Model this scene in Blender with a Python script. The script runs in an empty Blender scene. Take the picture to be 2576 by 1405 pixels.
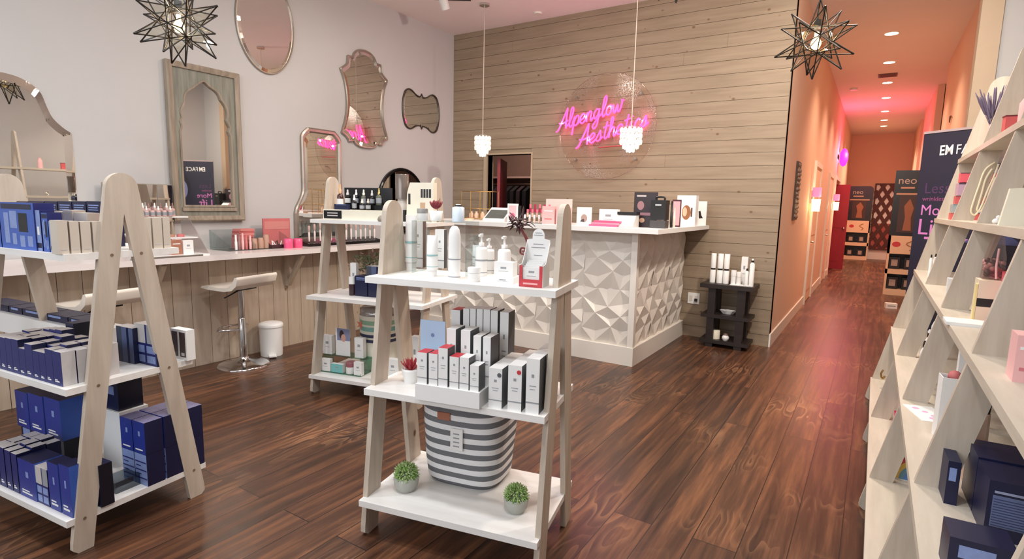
import bpy, math, random
from mathutils import Vector, Matrix
PI = math.pi
rnd = random.Random(7)
SC = bpy.context.scene
COL = SC.collection

# ------------------------------------------------------------------ camera
FPX, YAW, PITCH, ROLL, CAMH = 1406.9, 0.57157, -0.13531, 0.02189, 1.40
def _cam_axes():
    cy, sy = math.cos(YAW), math.sin(YAW)
    r = Vector((cy, sy, 0)); f = Vector((-sy, cy, 0)); u = Vector((0, 0, 1))
    cp, sp = math.cos(PITCH), math.sin(PITCH)
    f2 = f * cp + u * sp; u2 = u * cp - f * sp
    cr, sr = math.cos(ROLL), math.sin(ROLL)
    return r * cr + u2 * sr, u2 * cr - r * sr, f2
CR, CU, CF = _cam_axes()
CPOS = Vector((0, 0, CAMH))
cam = bpy.data.cameras.new('camera')
cam.sensor_width = 36.0
cam.lens = FPX * 36.0 / 2576.0
cam.clip_start = 0.05
camo = bpy.data.objects.new('camera', cam)
COL.objects.link(camo)
camo.matrix_world = Matrix(((CR.x, CU.x, -CF.x, 0), (CR.y, CU.y, -CF.y, 0), (CR.z, CU.z, -CF.z, CAMH), (0, 0, 0, 1)))
SC.camera = camo

# photogrammetry: where the photo's sight lines meet a known plane of the room
def ray(x, y):
    return CR * (x - 1288.0) - CU * (y - 702.5) + CF * FPX
def on(x, y, X=None, Y=None, Z=None):
    d = ray(x, y)
    if X is not None: t = (X - CPOS.x) / d.x
    elif Y is not None: t = (Y - CPOS.y) / d.y
    else: t = (Z - CPOS.z) / d.z
    return CPOS + d * t
def proj(p):
    q = Vector(p) - CPOS
    w = q.dot(CF)
    return 1288 + FPX * q.dot(CR) / w, 702.5 - FPX * q.dot(CU) / w
def height_at(y, p):
    lo, hi = p[2] - 1, p[2] + 3
    for _ in range(50):
        m = (lo + hi) / 2
        if proj((p[0], p[1], m))[1] > y: lo = m
        else: hi = m
    return lo - p[2]

# ------------------------------------------------------------------ world, exposure, lights
w = bpy.data.worlds.new('world'); SC.world = w; w.use_nodes = True
w.node_tree.nodes['Background'].inputs[0].default_value = (0.86, 0.93, 1.0, 1)
w.node_tree.nodes['Background'].inputs[1].default_value = 0.6
SC.view_settings.view_transform = 'Standard'
SC.view_settings.look = 'None'
SC.view_settings.gamma = 1.0
SC.view_settings.use_curve_mapping = False
SC.view_settings.exposure = 0.0

def lamp(kind, name, loc, energy, color, aim=None, **kw):
    l = bpy.data.lights.new(name, kind); l.energy = energy; l.color = color
    for k, v in kw.items(): setattr(l, k, v)
    o = bpy.data.objects.new(name, l); COL.objects.link(o); o.location = loc
    if aim is not None:
        o.rotation_euler = (Vector(aim) - Vector(loc)).to_track_quat('-Z', 'Y').to_euler()
    return o
# daylight through the shop window behind the camera
lamp('AREA', 'window_daylight', (-2.2, -2.25, 2.25), 92, (0.88, 0.94, 1.0), aim=(-2.2, 2.6, 0.2), shape='RECTANGLE', size=4.9, size_y=1.7)
# unseen ceiling track spots; cool front and reception-side ones are added fill
COOL, WARM = (0.93, 0.97, 1.0), (1.0, 0.90, 0.80)
for (tx, ty, e, c) in [(-3.1, 0.8, 25, COOL), (-1.9, 1.0, 28, COOL), (-0.6, 0.8, 25, COOL), (-2.2, 2.6, 24, COOL), (-3.5, 3.5, 14, WARM), (-1.0, 3.3, 26, WARM), (-2.7, 4.2, 15, WARM), (-0.45, 5.2, 10, WARM), (0.05, 3.9, 78, WARM)]:
    lamp('AREA', 'track_and_fill_light', (tx, ty, 3.38), e, c, aim=(-1.75, 5.4, 0.6) if tx == 0.05 else (tx, ty + 0.3, 0), shape='DISK', size=0.22)  # the aimed lamp is added fill for the reception counter's side
# recessed downlights along the corridor
for ly in (8.7, 10.3, 11.9, 13.4, 15.2, 16.6, 17.8):
    lamp('SPOT', 'corridor_downlight', (-0.045, ly, 3.56), 150 if ly < 16 else 240, (1.0, 0.69, 0.50), aim=(-0.045, ly, 0), spot_size=2.0, spot_blend=1.0, shadow_soft_size=0.05)
lamp('POINT', 'pink_corridor_light', (-0.58, 14.25, 2.62), 44, (1.0, 0.10, 0.26), shadow_soft_size=0.08)

# ------------------------------------------------------------------ materials
def s2l(c):
    c = c / 255.0
    return c / 12.92 if c <= 0.04045 else ((c + 0.055) / 1.055) ** 2.4
def rgb(r, g, b): return (s2l(r), s2l(g), s2l(b), 1.0)
def new_mat(name):
    m = bpy.data.materials.new(name); m.use_nodes = True
    nt = m.node_tree
    return m, nt, nt.nodes['Principled BSDF']
_mats = {}
def paint(name, c, rough=0.55, metal=0.0, spec=0.5, var=0.05, scale=9.0, coat=0.0):
    """plain painted or printed surface with a faint procedural mottling"""
    if name in _mats: return _mats[name]
    m, nt, b = new_mat(name)
    b.inputs['Roughness'].default_value = rough
    b.inputs['Metallic'].default_value = metal
    b.inputs['Specular IOR Level'].default_value = spec
    if coat: b.inputs['Coat Weight'].default_value = coat
    tc = nt.nodes.new('ShaderNodeTexCoord')
    nz = nt.nodes.new('ShaderNodeTexNoise'); nz.inputs['Scale'].default_value = scale; nz.inputs['Detail'].default_value = 3
    mx = nt.nodes.new('ShaderNodeMix'); mx.data_type = 'RGBA'
    col = rgb(*c)
    mx.inputs['A'].default_value = tuple(x * (1 - var) for x in col[:3]) + (1,)
    mx.inputs['B'].default_value = tuple(min(1, x * (1 + var)) for x in col[:3]) + (1,)
    nt.links.new(tc.outputs['Object'], nz.inputs['Vector'])
    nt.links.new(nz.outputs['Fac'], mx.inputs['Factor'])
    nt.links.new(mx.outputs['Result'], b.inputs['Base Color'])
    _mats[name] = m
    return m
def wood(name, c1, c2, stretch, rough=0.5, knots=True, knot_col=(120, 90, 66), bump=0.08):
    """whitewashed or stained boards: grain noise stretched along the board, a few knots"""
    m, nt, b = new_mat(name)
    L = nt.links.new
    tc = nt.nodes.new('ShaderNodeTexCoord')
    mp = nt.nodes.new('ShaderNodeMapping'); mp.inputs['Scale'].default_value = stretch
    nz = nt.nodes.new('ShaderNodeTexNoise'); nz.inputs['Scale'].default_value = 1.0; nz.inputs['Detail'].default_value = 6; nz.inputs['Roughness'].default_value = 0.6
    L(tc.outputs['Object'], mp.inputs['Vector']); L(mp.outputs['Vector'], nz.inputs['Vector'])
    mx = nt.nodes.new('ShaderNodeMix'); mx.data_type = 'RGBA'
    mx.inputs['A'].default_value = rgb(*c1); mx.inputs['B'].default_value = rgb(*c2)
    mr = nt.nodes.new('ShaderNodeMapRange'); mr.inputs['From Min'].default_value = 0.3; mr.inputs['From Max'].default_value = 0.7
    L(nz.outputs['Fac'], mr.inputs['Value']); L(mr.outputs['Result'], mx.inputs['Factor'])
    out = mx.outputs['Result']
    if knots:
        mp2 = nt.nodes.new('ShaderNodeMapping'); mp2.inputs['Scale'].default_value = tuple(4.6 if s < 10 else 6.4 for s in stretch)
        vo = nt.nodes.new('ShaderNodeTexVoronoi'); vo.inputs['Scale'].default_value = 1.0
        L(tc.outputs['Object'], mp2.inputs['Vector']); L(mp2.outputs['Vector'], vo.inputs['Vector'])
        kr = nt.nodes.new('ShaderNodeMapRange'); kr.inputs['From Min'].default_value = 0.05; kr.inputs['From Max'].default_value = 0.10
        kr.inputs['To Min'].default_value = 1.0; kr.inputs['To Max'].default_value = 0.0
        L(vo.outputs['Distance'], kr.inputs['Value'])
        mk = nt.nodes.new('ShaderNodeMix'); mk.data_type = 'RGBA'
        mk.inputs['B'].default_value = rgb(*knot_col)
        L(kr.outputs['Result'], mk.inputs['Factor']); L(out, mk.inputs['A'])
        out = mk.outputs['Result']
    L(out, b.inputs['Base Color'])
    b.inputs['Roughness'].default_value = rough
    bp = nt.nodes.new('ShaderNodeBump'); bp.inputs['Strength'].default_value = bump; bp.inputs['Distance'].default_value = 0.01
    L(nz.outputs['Fac'], bp.inputs['Height']); L(bp.outputs['Normal'], b.inputs['Normal'])
    _mats[name] = m
    return m
def glow(name, c, strength, base=None):
    if name in _mats: return _mats[name]
    m, nt, b = new_mat(name)
    b.inputs['Base Color'].default_value = rgb(*(base or c))
    b.inputs['Emission Color'].default_value = rgb(*c)
    b.inputs['Emission Strength'].default_value = strength
    _mats[name] = m
    return m
def clear(name, tint=(235, 240, 240), gloss=0.12, rough=0.03, speckle=False):
    """thin clear acrylic or window glass"""
    if name in _mats: return _mats[name]
    m = bpy.data.materials.new(name); m.use_nodes = True
    nt = m.node_tree; nt.nodes.clear(); L = nt.links.new
    out = nt.nodes.new('ShaderNodeOutputMaterial')
    tr = nt.nodes.new('ShaderNodeBsdfTransparent'); tr.inputs[0].default_value = rgb(*tint)
    gl = nt.nodes.new('ShaderNodeBsdfGlossy'); gl.inputs['Roughness'].default_value = rough; gl.inputs[0].default_value = (0.9, 0.9, 0.9, 1)
    mx = nt.nodes.new('ShaderNodeMixShader')
    fr0 = nt.nodes.new('ShaderNodeLayerWeight'); fr0.inputs[0].default_value = 0.12
    fr = nt.nodes.new('ShaderNodeMath'); fr.operation = 'MULTIPLY'; fr.inputs[1].default_value = 0.2; L(fr0.outputs['Facing'], fr.inputs[0])
    ad = nt.nodes.new('ShaderNodeMath'); ad.operation = 'ADD'; ad.inputs[1].default_value = gloss * 0.5; ad.use_clamp = True
    L(fr.outputs[0], ad.inputs[0])
    fac = ad.outputs[0]
    if speckle:
        tc = nt.nodes.new('ShaderNodeTexCoord')
        vo = nt.nodes.new('ShaderNodeTexVoronoi'); vo.inputs['Scale'].default_value = 95
        nz = nt.nodes.new('ShaderNodeTexNoise'); nz.inputs['Scale'].default_value = 3.0
        L(tc.outputs['Object'], vo.inputs['Vector']); L(tc.outputs['Object'], nz.inputs['Vector'])
        r1 = nt.nodes.new('ShaderNodeMapRange'); r1.inputs['From Min'].default_value = 0.25; r1.inputs['From Max'].default_value = 0.35; r1.inputs['To Min'].default_value = 0.5; r1.inputs['To Max'].default_value = 0.0
        L(vo.outputs['Distance'], r1.inputs['Value'])
        r2 = nt.nodes.new('ShaderNodeMapRange'); r2.inputs['From Min'].default_value = 0.42; r2.inputs['From Max'].default_value = 0.62
        L(nz.outputs['Fac'], r2.inputs['Value'])
        mu = nt.nodes.new('ShaderNodeMath'); mu.operation = 'MULTIPLY'
        L(r1.outputs[0], mu.inputs[0]); L(r2.outputs[0], mu.inputs[1])
        a2 = nt.nodes.new('ShaderNodeMath'); a2.operation = 'ADD'; a2.use_clamp = True
        L(fac, a2.inputs[0]); L(mu.outputs[0], a2.inputs[1]); fac = a2.outputs[0]
        bp = nt.nodes.new('ShaderNodeBump'); bp.inputs['Strength'].default_value = 0.6; bp.inputs['Distance'].default_value = 0.01
        L(vo.outputs['Color'], bp.inputs['Height']); L(bp.outputs[0], gl.inputs['Normal'])
        gl.inputs['Roughness'].default_value = 0.2
    L(fac, mx.inputs[0]); L(tr.outputs[0], mx.inputs[1]); L(gl.outputs[0], mx.inputs[2]); L(mx.outputs[0], out.inputs[0])
    _mats[name] = m
    return m

WALLW = paint('white_wall_paint', (193, 190, 188), 0.85, var=0.02, scale=3)
CEILM = paint('ceiling_paint', (240, 230, 225), 0.9, var=0.02, scale=3)
CORRW = paint('corridor_wall_paint', (230, 194, 170), 0.8, var=0.02, scale=3)
TRIMW = paint('white_trim_paint', (232, 224, 214), 0.45, var=0.02)
WHITE = paint('white_gloss', (236, 234, 231), 0.35, var=0.02)
MATTW = paint('matt_white_card', (233, 231, 228), 0.6, var=0.02)
BLACK = paint('matt_black', (24, 22, 23), 0.5, var=0.1)
GBLACK = paint('gloss_black', (16, 15, 17), 0.18, var=0.1)
CHROME = paint('chrome', (215, 215, 215), 0.10, metal=1.0, var=0.01)
SILVER = paint('brushed_silver', (190, 186, 180), 0.3, metal=1.0, var=0.06)
MIRROR = paint('mirror_glass', (226, 224, 220), 0.015, metal=1.0, var=0.0)
NAVY = paint('navy_carton', (34, 40, 104), 0.42, var=0.10)
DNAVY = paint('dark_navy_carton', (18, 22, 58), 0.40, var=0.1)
BLUE = paint('bright_blue_carton', (56, 92, 178), 0.4, var=0.15)
LBLUE = paint('pale_blue_print', (132, 150, 200), 0.45, var=0.2, scale=60)
CHAMP = paint('champagne_carton', (206, 194, 180), 0.35, var=0.06)
SILVC = paint('silver_carton_top', (198, 192, 190), 0.35, var=0.1, scale=30)
GREYP = paint('grey_print', (150, 152, 156), 0.6)
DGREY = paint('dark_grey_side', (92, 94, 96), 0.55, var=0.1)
REDP = paint('red_print', (196, 58, 66), 0.5)
PINK = paint('pink_plastic', (228, 96, 136), 0.4)
PINKC = paint('pale_pink_card', (232, 178, 176), 0.55)
ROSE = paint('rose_powder', (196, 108, 108), 0.6, var=0.15)
GOLD = paint('gold_metal', (206, 170, 110), 0.25, metal=1.0)
CREAM = paint('cream_plaster', (232, 224, 204), 0.6)
TEAL = paint('teal_carton', (120, 188, 186), 0.5)
ACRYL = clear('clear_acrylic')
GLASSP = clear('pane_glass', (238, 240, 238), 0.05)
BULBW = glow('warm_bulb', (255, 214, 140), 9.0)
LEGW = wood('whitewashed_leg_pine', (182, 166, 149), (202, 188, 172), (26, 26, 3), 0.5)
SHELFW = wood('whitewashed_shelf_pine', (226, 221, 215), (238, 235, 231), (3, 26, 26), 0.4, knots=False)
LADW = wood('ladder_shelf_pine', (190, 179, 162), (206, 195, 179), (26, 3, 26), 0.45, knots=False)
PANELW = wood('whitewashed_panel_pine', (176, 156, 136), (196, 178, 158), (26, 26, 2.5), 0.55, knot_col=(140, 104, 78))
SHIPL = wood('whitewashed_shiplap', (138, 119, 98), (158, 139, 117), (1.6, 22, 22), 0.6, knot_col=(116, 88, 64))
DARKW = wood('black_stained_wood', (26, 19, 17), (44, 32, 28), (3, 22, 22), 0.45, knots=False)

def floor_mat():
    m, nt, b = new_mat('dark_plank_floor'); L = nt.links.new; N = nt.nodes.new
    tc = N('ShaderNodeTexCoord'); sp = N('ShaderNodeSeparateXYZ'); L(tc.outputs['Object'], sp.inputs[0])
    cb = N('ShaderNodeCombineXYZ'); L(sp.outputs['Y'], cb.inputs['X']); L(sp.outputs['X'], cb.inputs['Y'])
    br = N('ShaderNodeTexBrick'); br.offset = 0.37; br.inputs['Scale'].default_value = 1.0
    br.inputs['Brick Width'].default_value = 2.3; br.inputs['Row Height'].default_value = 0.178
    br.inputs['Mortar Size'].default_value = 0.0022; br.inputs['Mortar Smooth'].default_value = 0.2; br.inputs['Bias'].default_value = 0.0
    br.inputs['Color1'].default_value = (0, 0, 0, 1); br.inputs['Color2'].default_value = (1, 1, 1, 1); br.inputs['Mortar'].default_value = (0.5, 0.5, 0.5, 1)
    L(cb.outputs[0], br.inputs['Vector'])
    # shift the grain from board to board
    sc = N('ShaderNodeVectorMath'); sc.operation = 'SCALE'; sc.inputs['Scale'].default_value = 9.0; L(br.outputs['Color'], sc.inputs[0])
    ad = N('ShaderNodeVectorMath'); ad.operation = 'ADD'; L(tc.outputs['Object'], ad.inputs[0]); L(sc.outputs[0], ad.inputs[1])
    mp = N('ShaderNodeMapping'); mp.inputs['Scale'].default_value = (24, 1.3, 1); L(ad.outputs[0], mp.inputs['Vector'])
    n1 = N('ShaderNodeTexNoise'); n1.inputs['Scale'].default_value = 1.0; n1.inputs['Detail'].default_value = 7; n1.inputs['Roughness'].default_value = 0.65; L(mp.outputs[0], n1.inputs['Vector'])
    # cathedral grain: long bands running with the boards, bent by low noise
    nd = N('ShaderNodeTexNoise'); nd.inputs['Scale'].default_value = 1.0; nd.inputs['Detail'].default_value = 2
    mpd = N('ShaderNodeMapping'); mpd.inputs['Scale'].default_value = (5.0, 1.1, 1); L(ad.outputs[0], mpd.inputs['Vector']); L(mpd.outputs[0], nd.inputs['Vector'])
    wv = N('ShaderNodeMath'); wv.operation = 'MULTIPLY'; wv.inputs[1].default_value = 16.0; L(nd.outputs['Fac'], wv.inputs[0])
    fr_ = N('ShaderNodeMath'); fr_.operation = 'FRACT'; L(wv.outputs[0], fr_.inputs[0])
    n2 = N('ShaderNodeTexNoise'); n2.inputs['Scale'].default_value = 1.6; n2.inputs['Detail'].default_value = 3; L(tc.outputs['Object'], n2.inputs['Vector'])
    cr = N('ShaderNodeValToRGB'); e = cr.color_ramp.elements
    e[0].position = 0.28; e[0].color = rgb(40, 26, 20); e[1].position = 0.75; e[1].color = rgb(130, 84, 54)
    x = e.new(0.5); x.color = rgb(82, 52, 36)
    L(n1.outputs['Fac'], cr.inputs[0])
    wr = N('ShaderNodeMapRange'); wr.inputs['From Min'].default_value = 0.45; wr.inputs['From Max'].default_value = 1.0; L(fr_.outputs[0], wr.inputs['Value'])
    nm = N('ShaderNodeMapRange'); nm.inputs['From Min'].default_value = 0.50; nm.inputs['From Max'].default_value = 0.70; L(n2.outputs['Fac'], nm.inputs['Value'])
    mu = N('ShaderNodeMath'); mu.operation = 'MULTIPLY'; L(wr.outputs[0], mu.inputs[0]); L(nm.outputs[0], mu.inputs[1])
    mu2 = N('ShaderNodeMath'); mu2.operation = 'MULTIPLY'; L(mu.outputs[0], mu2.inputs[0]); mu2.inputs[1].default_value = 0.55
    m1 = N('ShaderNodeMix'); m1.data_type = 'RGBA'; m1.inputs['B'].default_value = rgb(178, 130, 92); L(mu2.outputs[0], m1.inputs['Factor']); L(cr.outputs[0], m1.inputs['A'])
    hs = N('ShaderNodeHueSaturation'); L(m1.outputs['Result'], hs.inputs['Color'])
    vr = N('ShaderNodeMapRange'); vr.inputs['To Min'].default_value = 0.72; vr.inputs['To Max'].default_value = 1.3; L(br.outputs['Color'], vr.inputs['Value']); L(vr.outputs[0], hs.inputs['Value'])
    m2 = N('ShaderNodeMix'); m2.data_type = 'RGBA'; m2.inputs['B'].default_value = (0.006, 0.004, 0.003, 1); L(br.outputs['Fac'], m2.inputs['Factor']); L(hs.outputs[0], m2.inputs['A'])
    L(m2.outputs['Result'], b.inputs['Base Color'])
    rr = N('ShaderNodeMapRange'); rr.inputs['To Min'].default_value = 0.24; rr.inputs['To Max'].default_value = 0.44; L(n1.outputs['Fac'], rr.inputs['Value']); L(rr.outputs[0], b.inputs['Roughness'])
    bp = N('ShaderNodeBump'); bp.inputs['Strength'].default_value = 0.12; bp.inputs['Distance'].default_value = 0.01; L(n1.outputs['Fac'], bp.inputs['Height'])
    L(bp.outputs[0], b.inputs['Normal'])
    return m
FLOORM = floor_mat()

# ------------------------------------------------------------------ mesh helpers
class MB:
    def __init__(s): s.v = []; s.f = []; s.m = []; s.sm = []
    def add(s, vs, fs, m=0, smooth=False, M=None):
        k = len(s.v)
        for p in vs:
            p = Vector(p)
            s.v.append(M @ p if M is not None else p)
        for f in fs: s.f.append([i + k for i in f]); s.m.append(m); s.sm.append(smooth)
        return s
    def box(s, x0, x1, y0, y1, z0, z1, m=0, M=None):
        vs = [(x0, y0, z0), (x1, y0, z0), (x1, y1, z0), (x0, y1, z0), (x0, y0, z1), (x1, y0, z1), (x1, y1, z1), (x0, y1, z1)]
        mm = m if isinstance(m, (list, tuple)) else [m] * 6      # bottom, top, front(-y), right(+x), back, left
        for f, q in zip([(0, 3, 2, 1), (4, 5, 6, 7), (0, 1, 5, 4), (1, 2, 6, 5), (2, 3, 7, 6), (3, 0, 4, 7)], mm):
            s.add(vs, [f], q, False, M)
        return s
    def prism(s, poly, a, b, axis='x', m=0, M=None, edge=None, smooth=False):
        """poly in the plane across the axis; 'x': (y,z)  'y': (x,z)  'z': (x,y)"""
        n = len(poly)
        def P(q, t):
            if axis == 'x': return (t, q[0], q[1])
            if axis == 'y': return (q[0], t, q[1])
            return (q[0], q[1], t)
        vs = [P(q, a) for q in poly] + [P(q, b) for q in poly]
        s.add(vs, [list(range(n))[::-1], list(range(n, 2 * n))], m, False, M)
        s.add(vs, [(i, (i + 1) % n, n + (i + 1) % n, n + i) for i in range(n)], m if edge is None else edge, smooth, M)
        return s
    def lathe(s, prof, c=(0, 0, 0), seg=20, m=0, M=None, cap=True, smooth=True, sx=1.0, sy=1.0):
        vs = []; fs = []
        for (r, z) in prof:
            for i in range(seg):
                a = 2 * PI * i / seg
                vs.append((c[0] + r * sx * math.cos(a), c[1] + r * sy * math.sin(a), c[2] + z))
        for k in range(len(prof) - 1):
            for i in range(seg):
                j = (i + 1) % seg
                fs.append((k * seg + i, k * seg + j, (k + 1) * seg + j, (k + 1) * seg + i))
        s.add(vs, fs, m, smooth, M)
        if cap:
            n = len(prof) - 1
            if prof[0][0] > 1e-5: s.add(vs[:seg], [list(range(seg))[::-1]], m, False, M)
            if prof[n][0] > 1e-5: s.add(vs[n * seg:], [list(range(seg))], m, False, M)
        return s
    def tube(s, pts, r, seg=8, m=0, M=None, closed=False, cap=True):
        pts = [Vector(p) for p in pts]; n = len(pts)
        if n < 2: return s
        rings = []; ref = None
        for i in range(n):
            if closed: t = pts[(i + 1) % n] - pts[i - 1]
            else: t = pts[min(i + 1, n - 1)] - pts[max(i - 1, 0)]
            if t.length < 1e-9: t = Vector((0, 0, 1))
            t.normalize()
            if ref is None:
                ref = t.orthogonal().normalized()
            ref = (ref - t * ref.dot(t))
            if ref.length < 1e-6: ref = t.orthogonal()
            ref.normalize(); bi = t.cross(ref)
            rr = r[i] if isinstance(r, (list, tuple)) else r
            rings.append([pts[i] + (ref * math.cos(2 * PI * k / seg) + bi * math.sin(2 * PI * k / seg)) * rr for k in range(seg)])
        vs = [p for q in rings for p in q]; fs = []
        for i in range(n if closed else n - 1):
            a = i * seg; b = ((i + 1) % n) * seg
            for k in range(seg): fs.append((a + k, a + (k + 1) % seg, b + (k + 1) % seg, b + k))
        s.add(vs, fs, m, True, M)
        if cap and not closed: s.add(vs, [list(range(seg))[::-1], list(range((n - 1) * seg, n * seg))], m, False, M)
        return s
    def ball(s, c, r, seg=12, rings=8, m=0, M=None, sz=1.0):
        prof = [(max(1e-6, r * math.sin(PI * k / rings)), -r * sz * math.cos(PI * k / rings)) for k in range(rings + 1)]
        return s.lathe(prof, c, seg, m, M, cap=False)
    def obj(s, name, mats, parent=None, loc=None, rotz=0.0, bevel=0.0):
        me = bpy.data.meshes.new(name)
        me.from_pydata([tuple(p) for p in s.v], [], s.f)
        for q in (mats if isinstance(mats, (list, tuple)) else [mats]): me.materials.append(q)
        for p, mi, sm in zip(me.polygons, s.m, s.sm): p.material_index = mi; p.use_smooth = sm
        me.update()
        o = bpy.data.objects.new(name, me); COL.objects.link(o)
        if parent is not None: o.parent = parent
        if loc is not None: o.location = loc
        if rotz: o.rotation_euler = (0, 0, rotz)
        if bevel:
            b = o.modifiers.new('bevel', 'BEVEL'); b.width = bevel; b.segments = 2; b.limit_method = 'ANGLE'
        return o
def tag(o, label, cat, group=None, kind=None):
    o['label'] = label; o['category'] = cat
    if group: o['group'] = group
    if kind: o['kind'] = kind
    return o
def thing(name, label, cat, loc=(0, 0, 0), rotz=0.0, group=None):
    o = bpy.data.objects.new(name, None); COL.objects.link(o)
    o.empty_display_size = 0.05
    o.location = loc; o.rotation_euler = (0, 0, rotz)
    return tag(o, label, cat, group)
def struct(name, mb, mats, bevel=0.0, parent=None):
    o = mb.obj(name, mats, parent=parent, bevel=bevel)
    if parent is None: o['kind'] = 'structure'
    return o
def dup(root, loc=None, rotz=None, label=None, scale=None):
    r = root.copy(); COL.objects.link(r)
    if loc is not None: r.location = loc
    if rotz is not None: r.rotation_euler = (0, 0, rotz)
    if label: r['label'] = label
    if scale: r.scale = scale
    for ch in list(root.children):
        c = ch.copy(); COL.objects.link(c); c.parent = r
        for g in list(ch.children):
            d = g.copy(); COL.objects.link(d); d.parent = c
    return r
def text_mesh(name, body, size, m, parent, loc, rot, depth=0.001, align='CENTER', shear=0.0, sx=1.0, bold=0.0):
    """raised lettering, turned into a mesh"""
    cu = bpy.data.curves.new(name, 'FONT'); cu.body = body; cu.size = size; cu.extrude = depth; cu.align_x = align; cu.shear = shear; cu.resolution_u = 3; cu.offset = bold
    t = bpy.data.objects.new(name, cu); COL.objects.link(t)
    bpy.context.view_layer.update()
    me = bpy.data.meshes.new_from_object(t.evaluated_get(bpy.context.evaluated_depsgraph_get()))
    bpy.data.objects.remove(t)
    me.materials.clear(); me.materials.append(m)
    o = bpy.data.objects.new(name, me); COL.objects.link(o)
    if parent is not None: o.parent = parent
    o.location = loc; o.rotation_euler = rot; o.scale = (sx, 1, 1)
    return o
def smooth_path(pts, n=5, closed=False):
    pts = [Vector(p) for p in pts]; out = []; k = len(pts)
    for i in range(k if closed else k - 1):
        if closed: p0, p1, p2, p3 = pts[i - 1], pts[i], pts[(i + 1) % k], pts[(i + 2) % k]
        else: p0, p1, p2, p3 = pts[max(i - 1, 0)], pts[i], pts[i + 1], pts[min(i + 2, k - 1)]
        for j in range(n):
            t = j / n
            out.append(0.5 * ((2 * p1) + (p2 - p0) * t + (2 * p0 - 5 * p1 + 4 * p2 - p3) * t * t + (3 * p1 - p0 - 3 * p2 + p3) * t * t * t))
    if not closed: out.append(pts[-1])
    return out
ORD = ['first', 'second', 'third', 'fourth', 'fifth', 'sixth', 'seventh', 'eighth', 'ninth', 'tenth', 'eleventh', 'twelfth', 'thirteenth', 'fourteenth', 'fifteenth']

# ------------------------------------------------------------------ room shell
XL, XR, YB, YF, ZC = -4.948, 1.25, 6.13, -2.5, 3.6
YE = 19.6                     # far end of the corridor
XC0, XC1 = -0.807, 0.70       # corridor walls
struct('floor', MB().box(-6.5, 2.2, YF - 0.1, YE + 0.3, -0.1, 0.0), FLOORM)
struct('ceiling', MB().box(-6.5, 2.2, YF - 0.1, YE + 0.3, ZC, ZC + 0.1), CEILM)
struct('wall_left', MB().box(XL - 0.12, XL, YF, YB + 0.12, 0, ZC), WALLW)
struct('wall_right', MB().box(XR, XR + 0.12, YF, YB + 0.1, 0, ZC), WALLW)
mb = MB()                                  # shop front behind the camera with its window opening
mb.box(XL, XR, YF - 0.12, YF, 0, 0.45); mb.box(XL, XR, YF - 0.12, YF, 3.15, ZC)
mb.box(XL, -4.75, YF - 0.12, YF, 0.45, 3.15); mb.box(0.95, XR, YF - 0.12, YF, 0.45, 3.15)
struct('wall_front', mb, WALLW)
mb = MB()
for x in (-4.75, -2.85, -0.95, 0.91): mb.box(x, x + 0.04, YF - 0.1, YF - 0.03, 0.45, 3.15)
for z in (0.45, 3.11): mb.box(-4.75, 0.95, YF - 0.1, YF - 0.03, z, z + 0.04)
wf = struct('window_1', mb, TRIMW)
MB().box(-4.73, 0.93, YF - 0.07, YF - 0.065, 0.47, 3.12).obj('pane', GLASSP, parent=wf)
# back wall: whitewashed boards nailed on, with a doorway behind the reception desk
OX0, OX1, OZ = -4.37, -3.69, 2.02
mb = MB()
mb.box(XL, OX0, YB + 0.02, YB + 0.12, 0, ZC); mb.box(OX1, XC0, YB + 0.02, YB + 0.12, 0, ZC); mb.box(OX0, OX1, YB + 0.02, YB + 0.12, OZ, ZC)
BH = 0.1315
k = 0; z = -0.015
rb = random.Random(3)
while z < ZC:
    z0, z1 = max(0.0, z + 0.0017), min(ZC, z + BH - 0.0017)
    cuts = [XL, XC0]
    if rb.random() < 0.5: cuts.append(rb.uniform(XL + 0.5, XC0 - 0.4))
    cuts = sorted(cuts)
    for a, b in zip(cuts[:-1], cuts[1:]):
        segs = [(a, b)]
        if z0 < OZ:
            segs = []
            if a < OX0: segs.append((a, min(b, OX0)))
            if b > OX1: segs.append((max(a, OX1), b))
        for (p, q) in segs:
            if q - p > 0.01: mb.box(p + 0.0008, q - 0.0008, YB, YB + 0.02, z0, z1)
    z += BH
struct('wall_back', mb, SHIPL)
mb = MB(); mb.box(XC0 - 0.004, XC0, YB - 0.004, YB + 0.1, 0, ZC)
struct('trim_1', mb, SHIPL)
mb = MB(); mb.box(OX0 - 0.05, OX0, YB - 0.015, YB + 0.14, 0, OZ + 0.05); mb.box(OX1, OX1 + 0.02, YB - 0.015, YB + 0.14, 0, OZ); mb.box(OX0, OX1 + 0.02, YB - 0.015, YB + 0.14, OZ, OZ + 0.02)
struct('trim_2', mb, paint('door_casing_tan', (176, 156, 132), 0.6))
# dim store room behind that doorway
STORE = paint('store_room_wall', (150, 122, 108), 0.9)
mb = MB(); mb.box(-6.6, -2.6, 8.6, 8.7, 0, ZC); mb.box(-2.6, -2.5, YB + 0.12, 8.7, 0, ZC); mb.box(-6.6, -2.6, YB + 0.12, 8.6, 2.55, 2.6); mb.box(-6.6, -6.5, YB + 0.12, 8.6, 0, ZC); mb.box(-6.6, XL - 0.12, YB + 0.02, YB + 0.12, 0, ZC)
struct('wall_store', mb, STORE)
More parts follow.
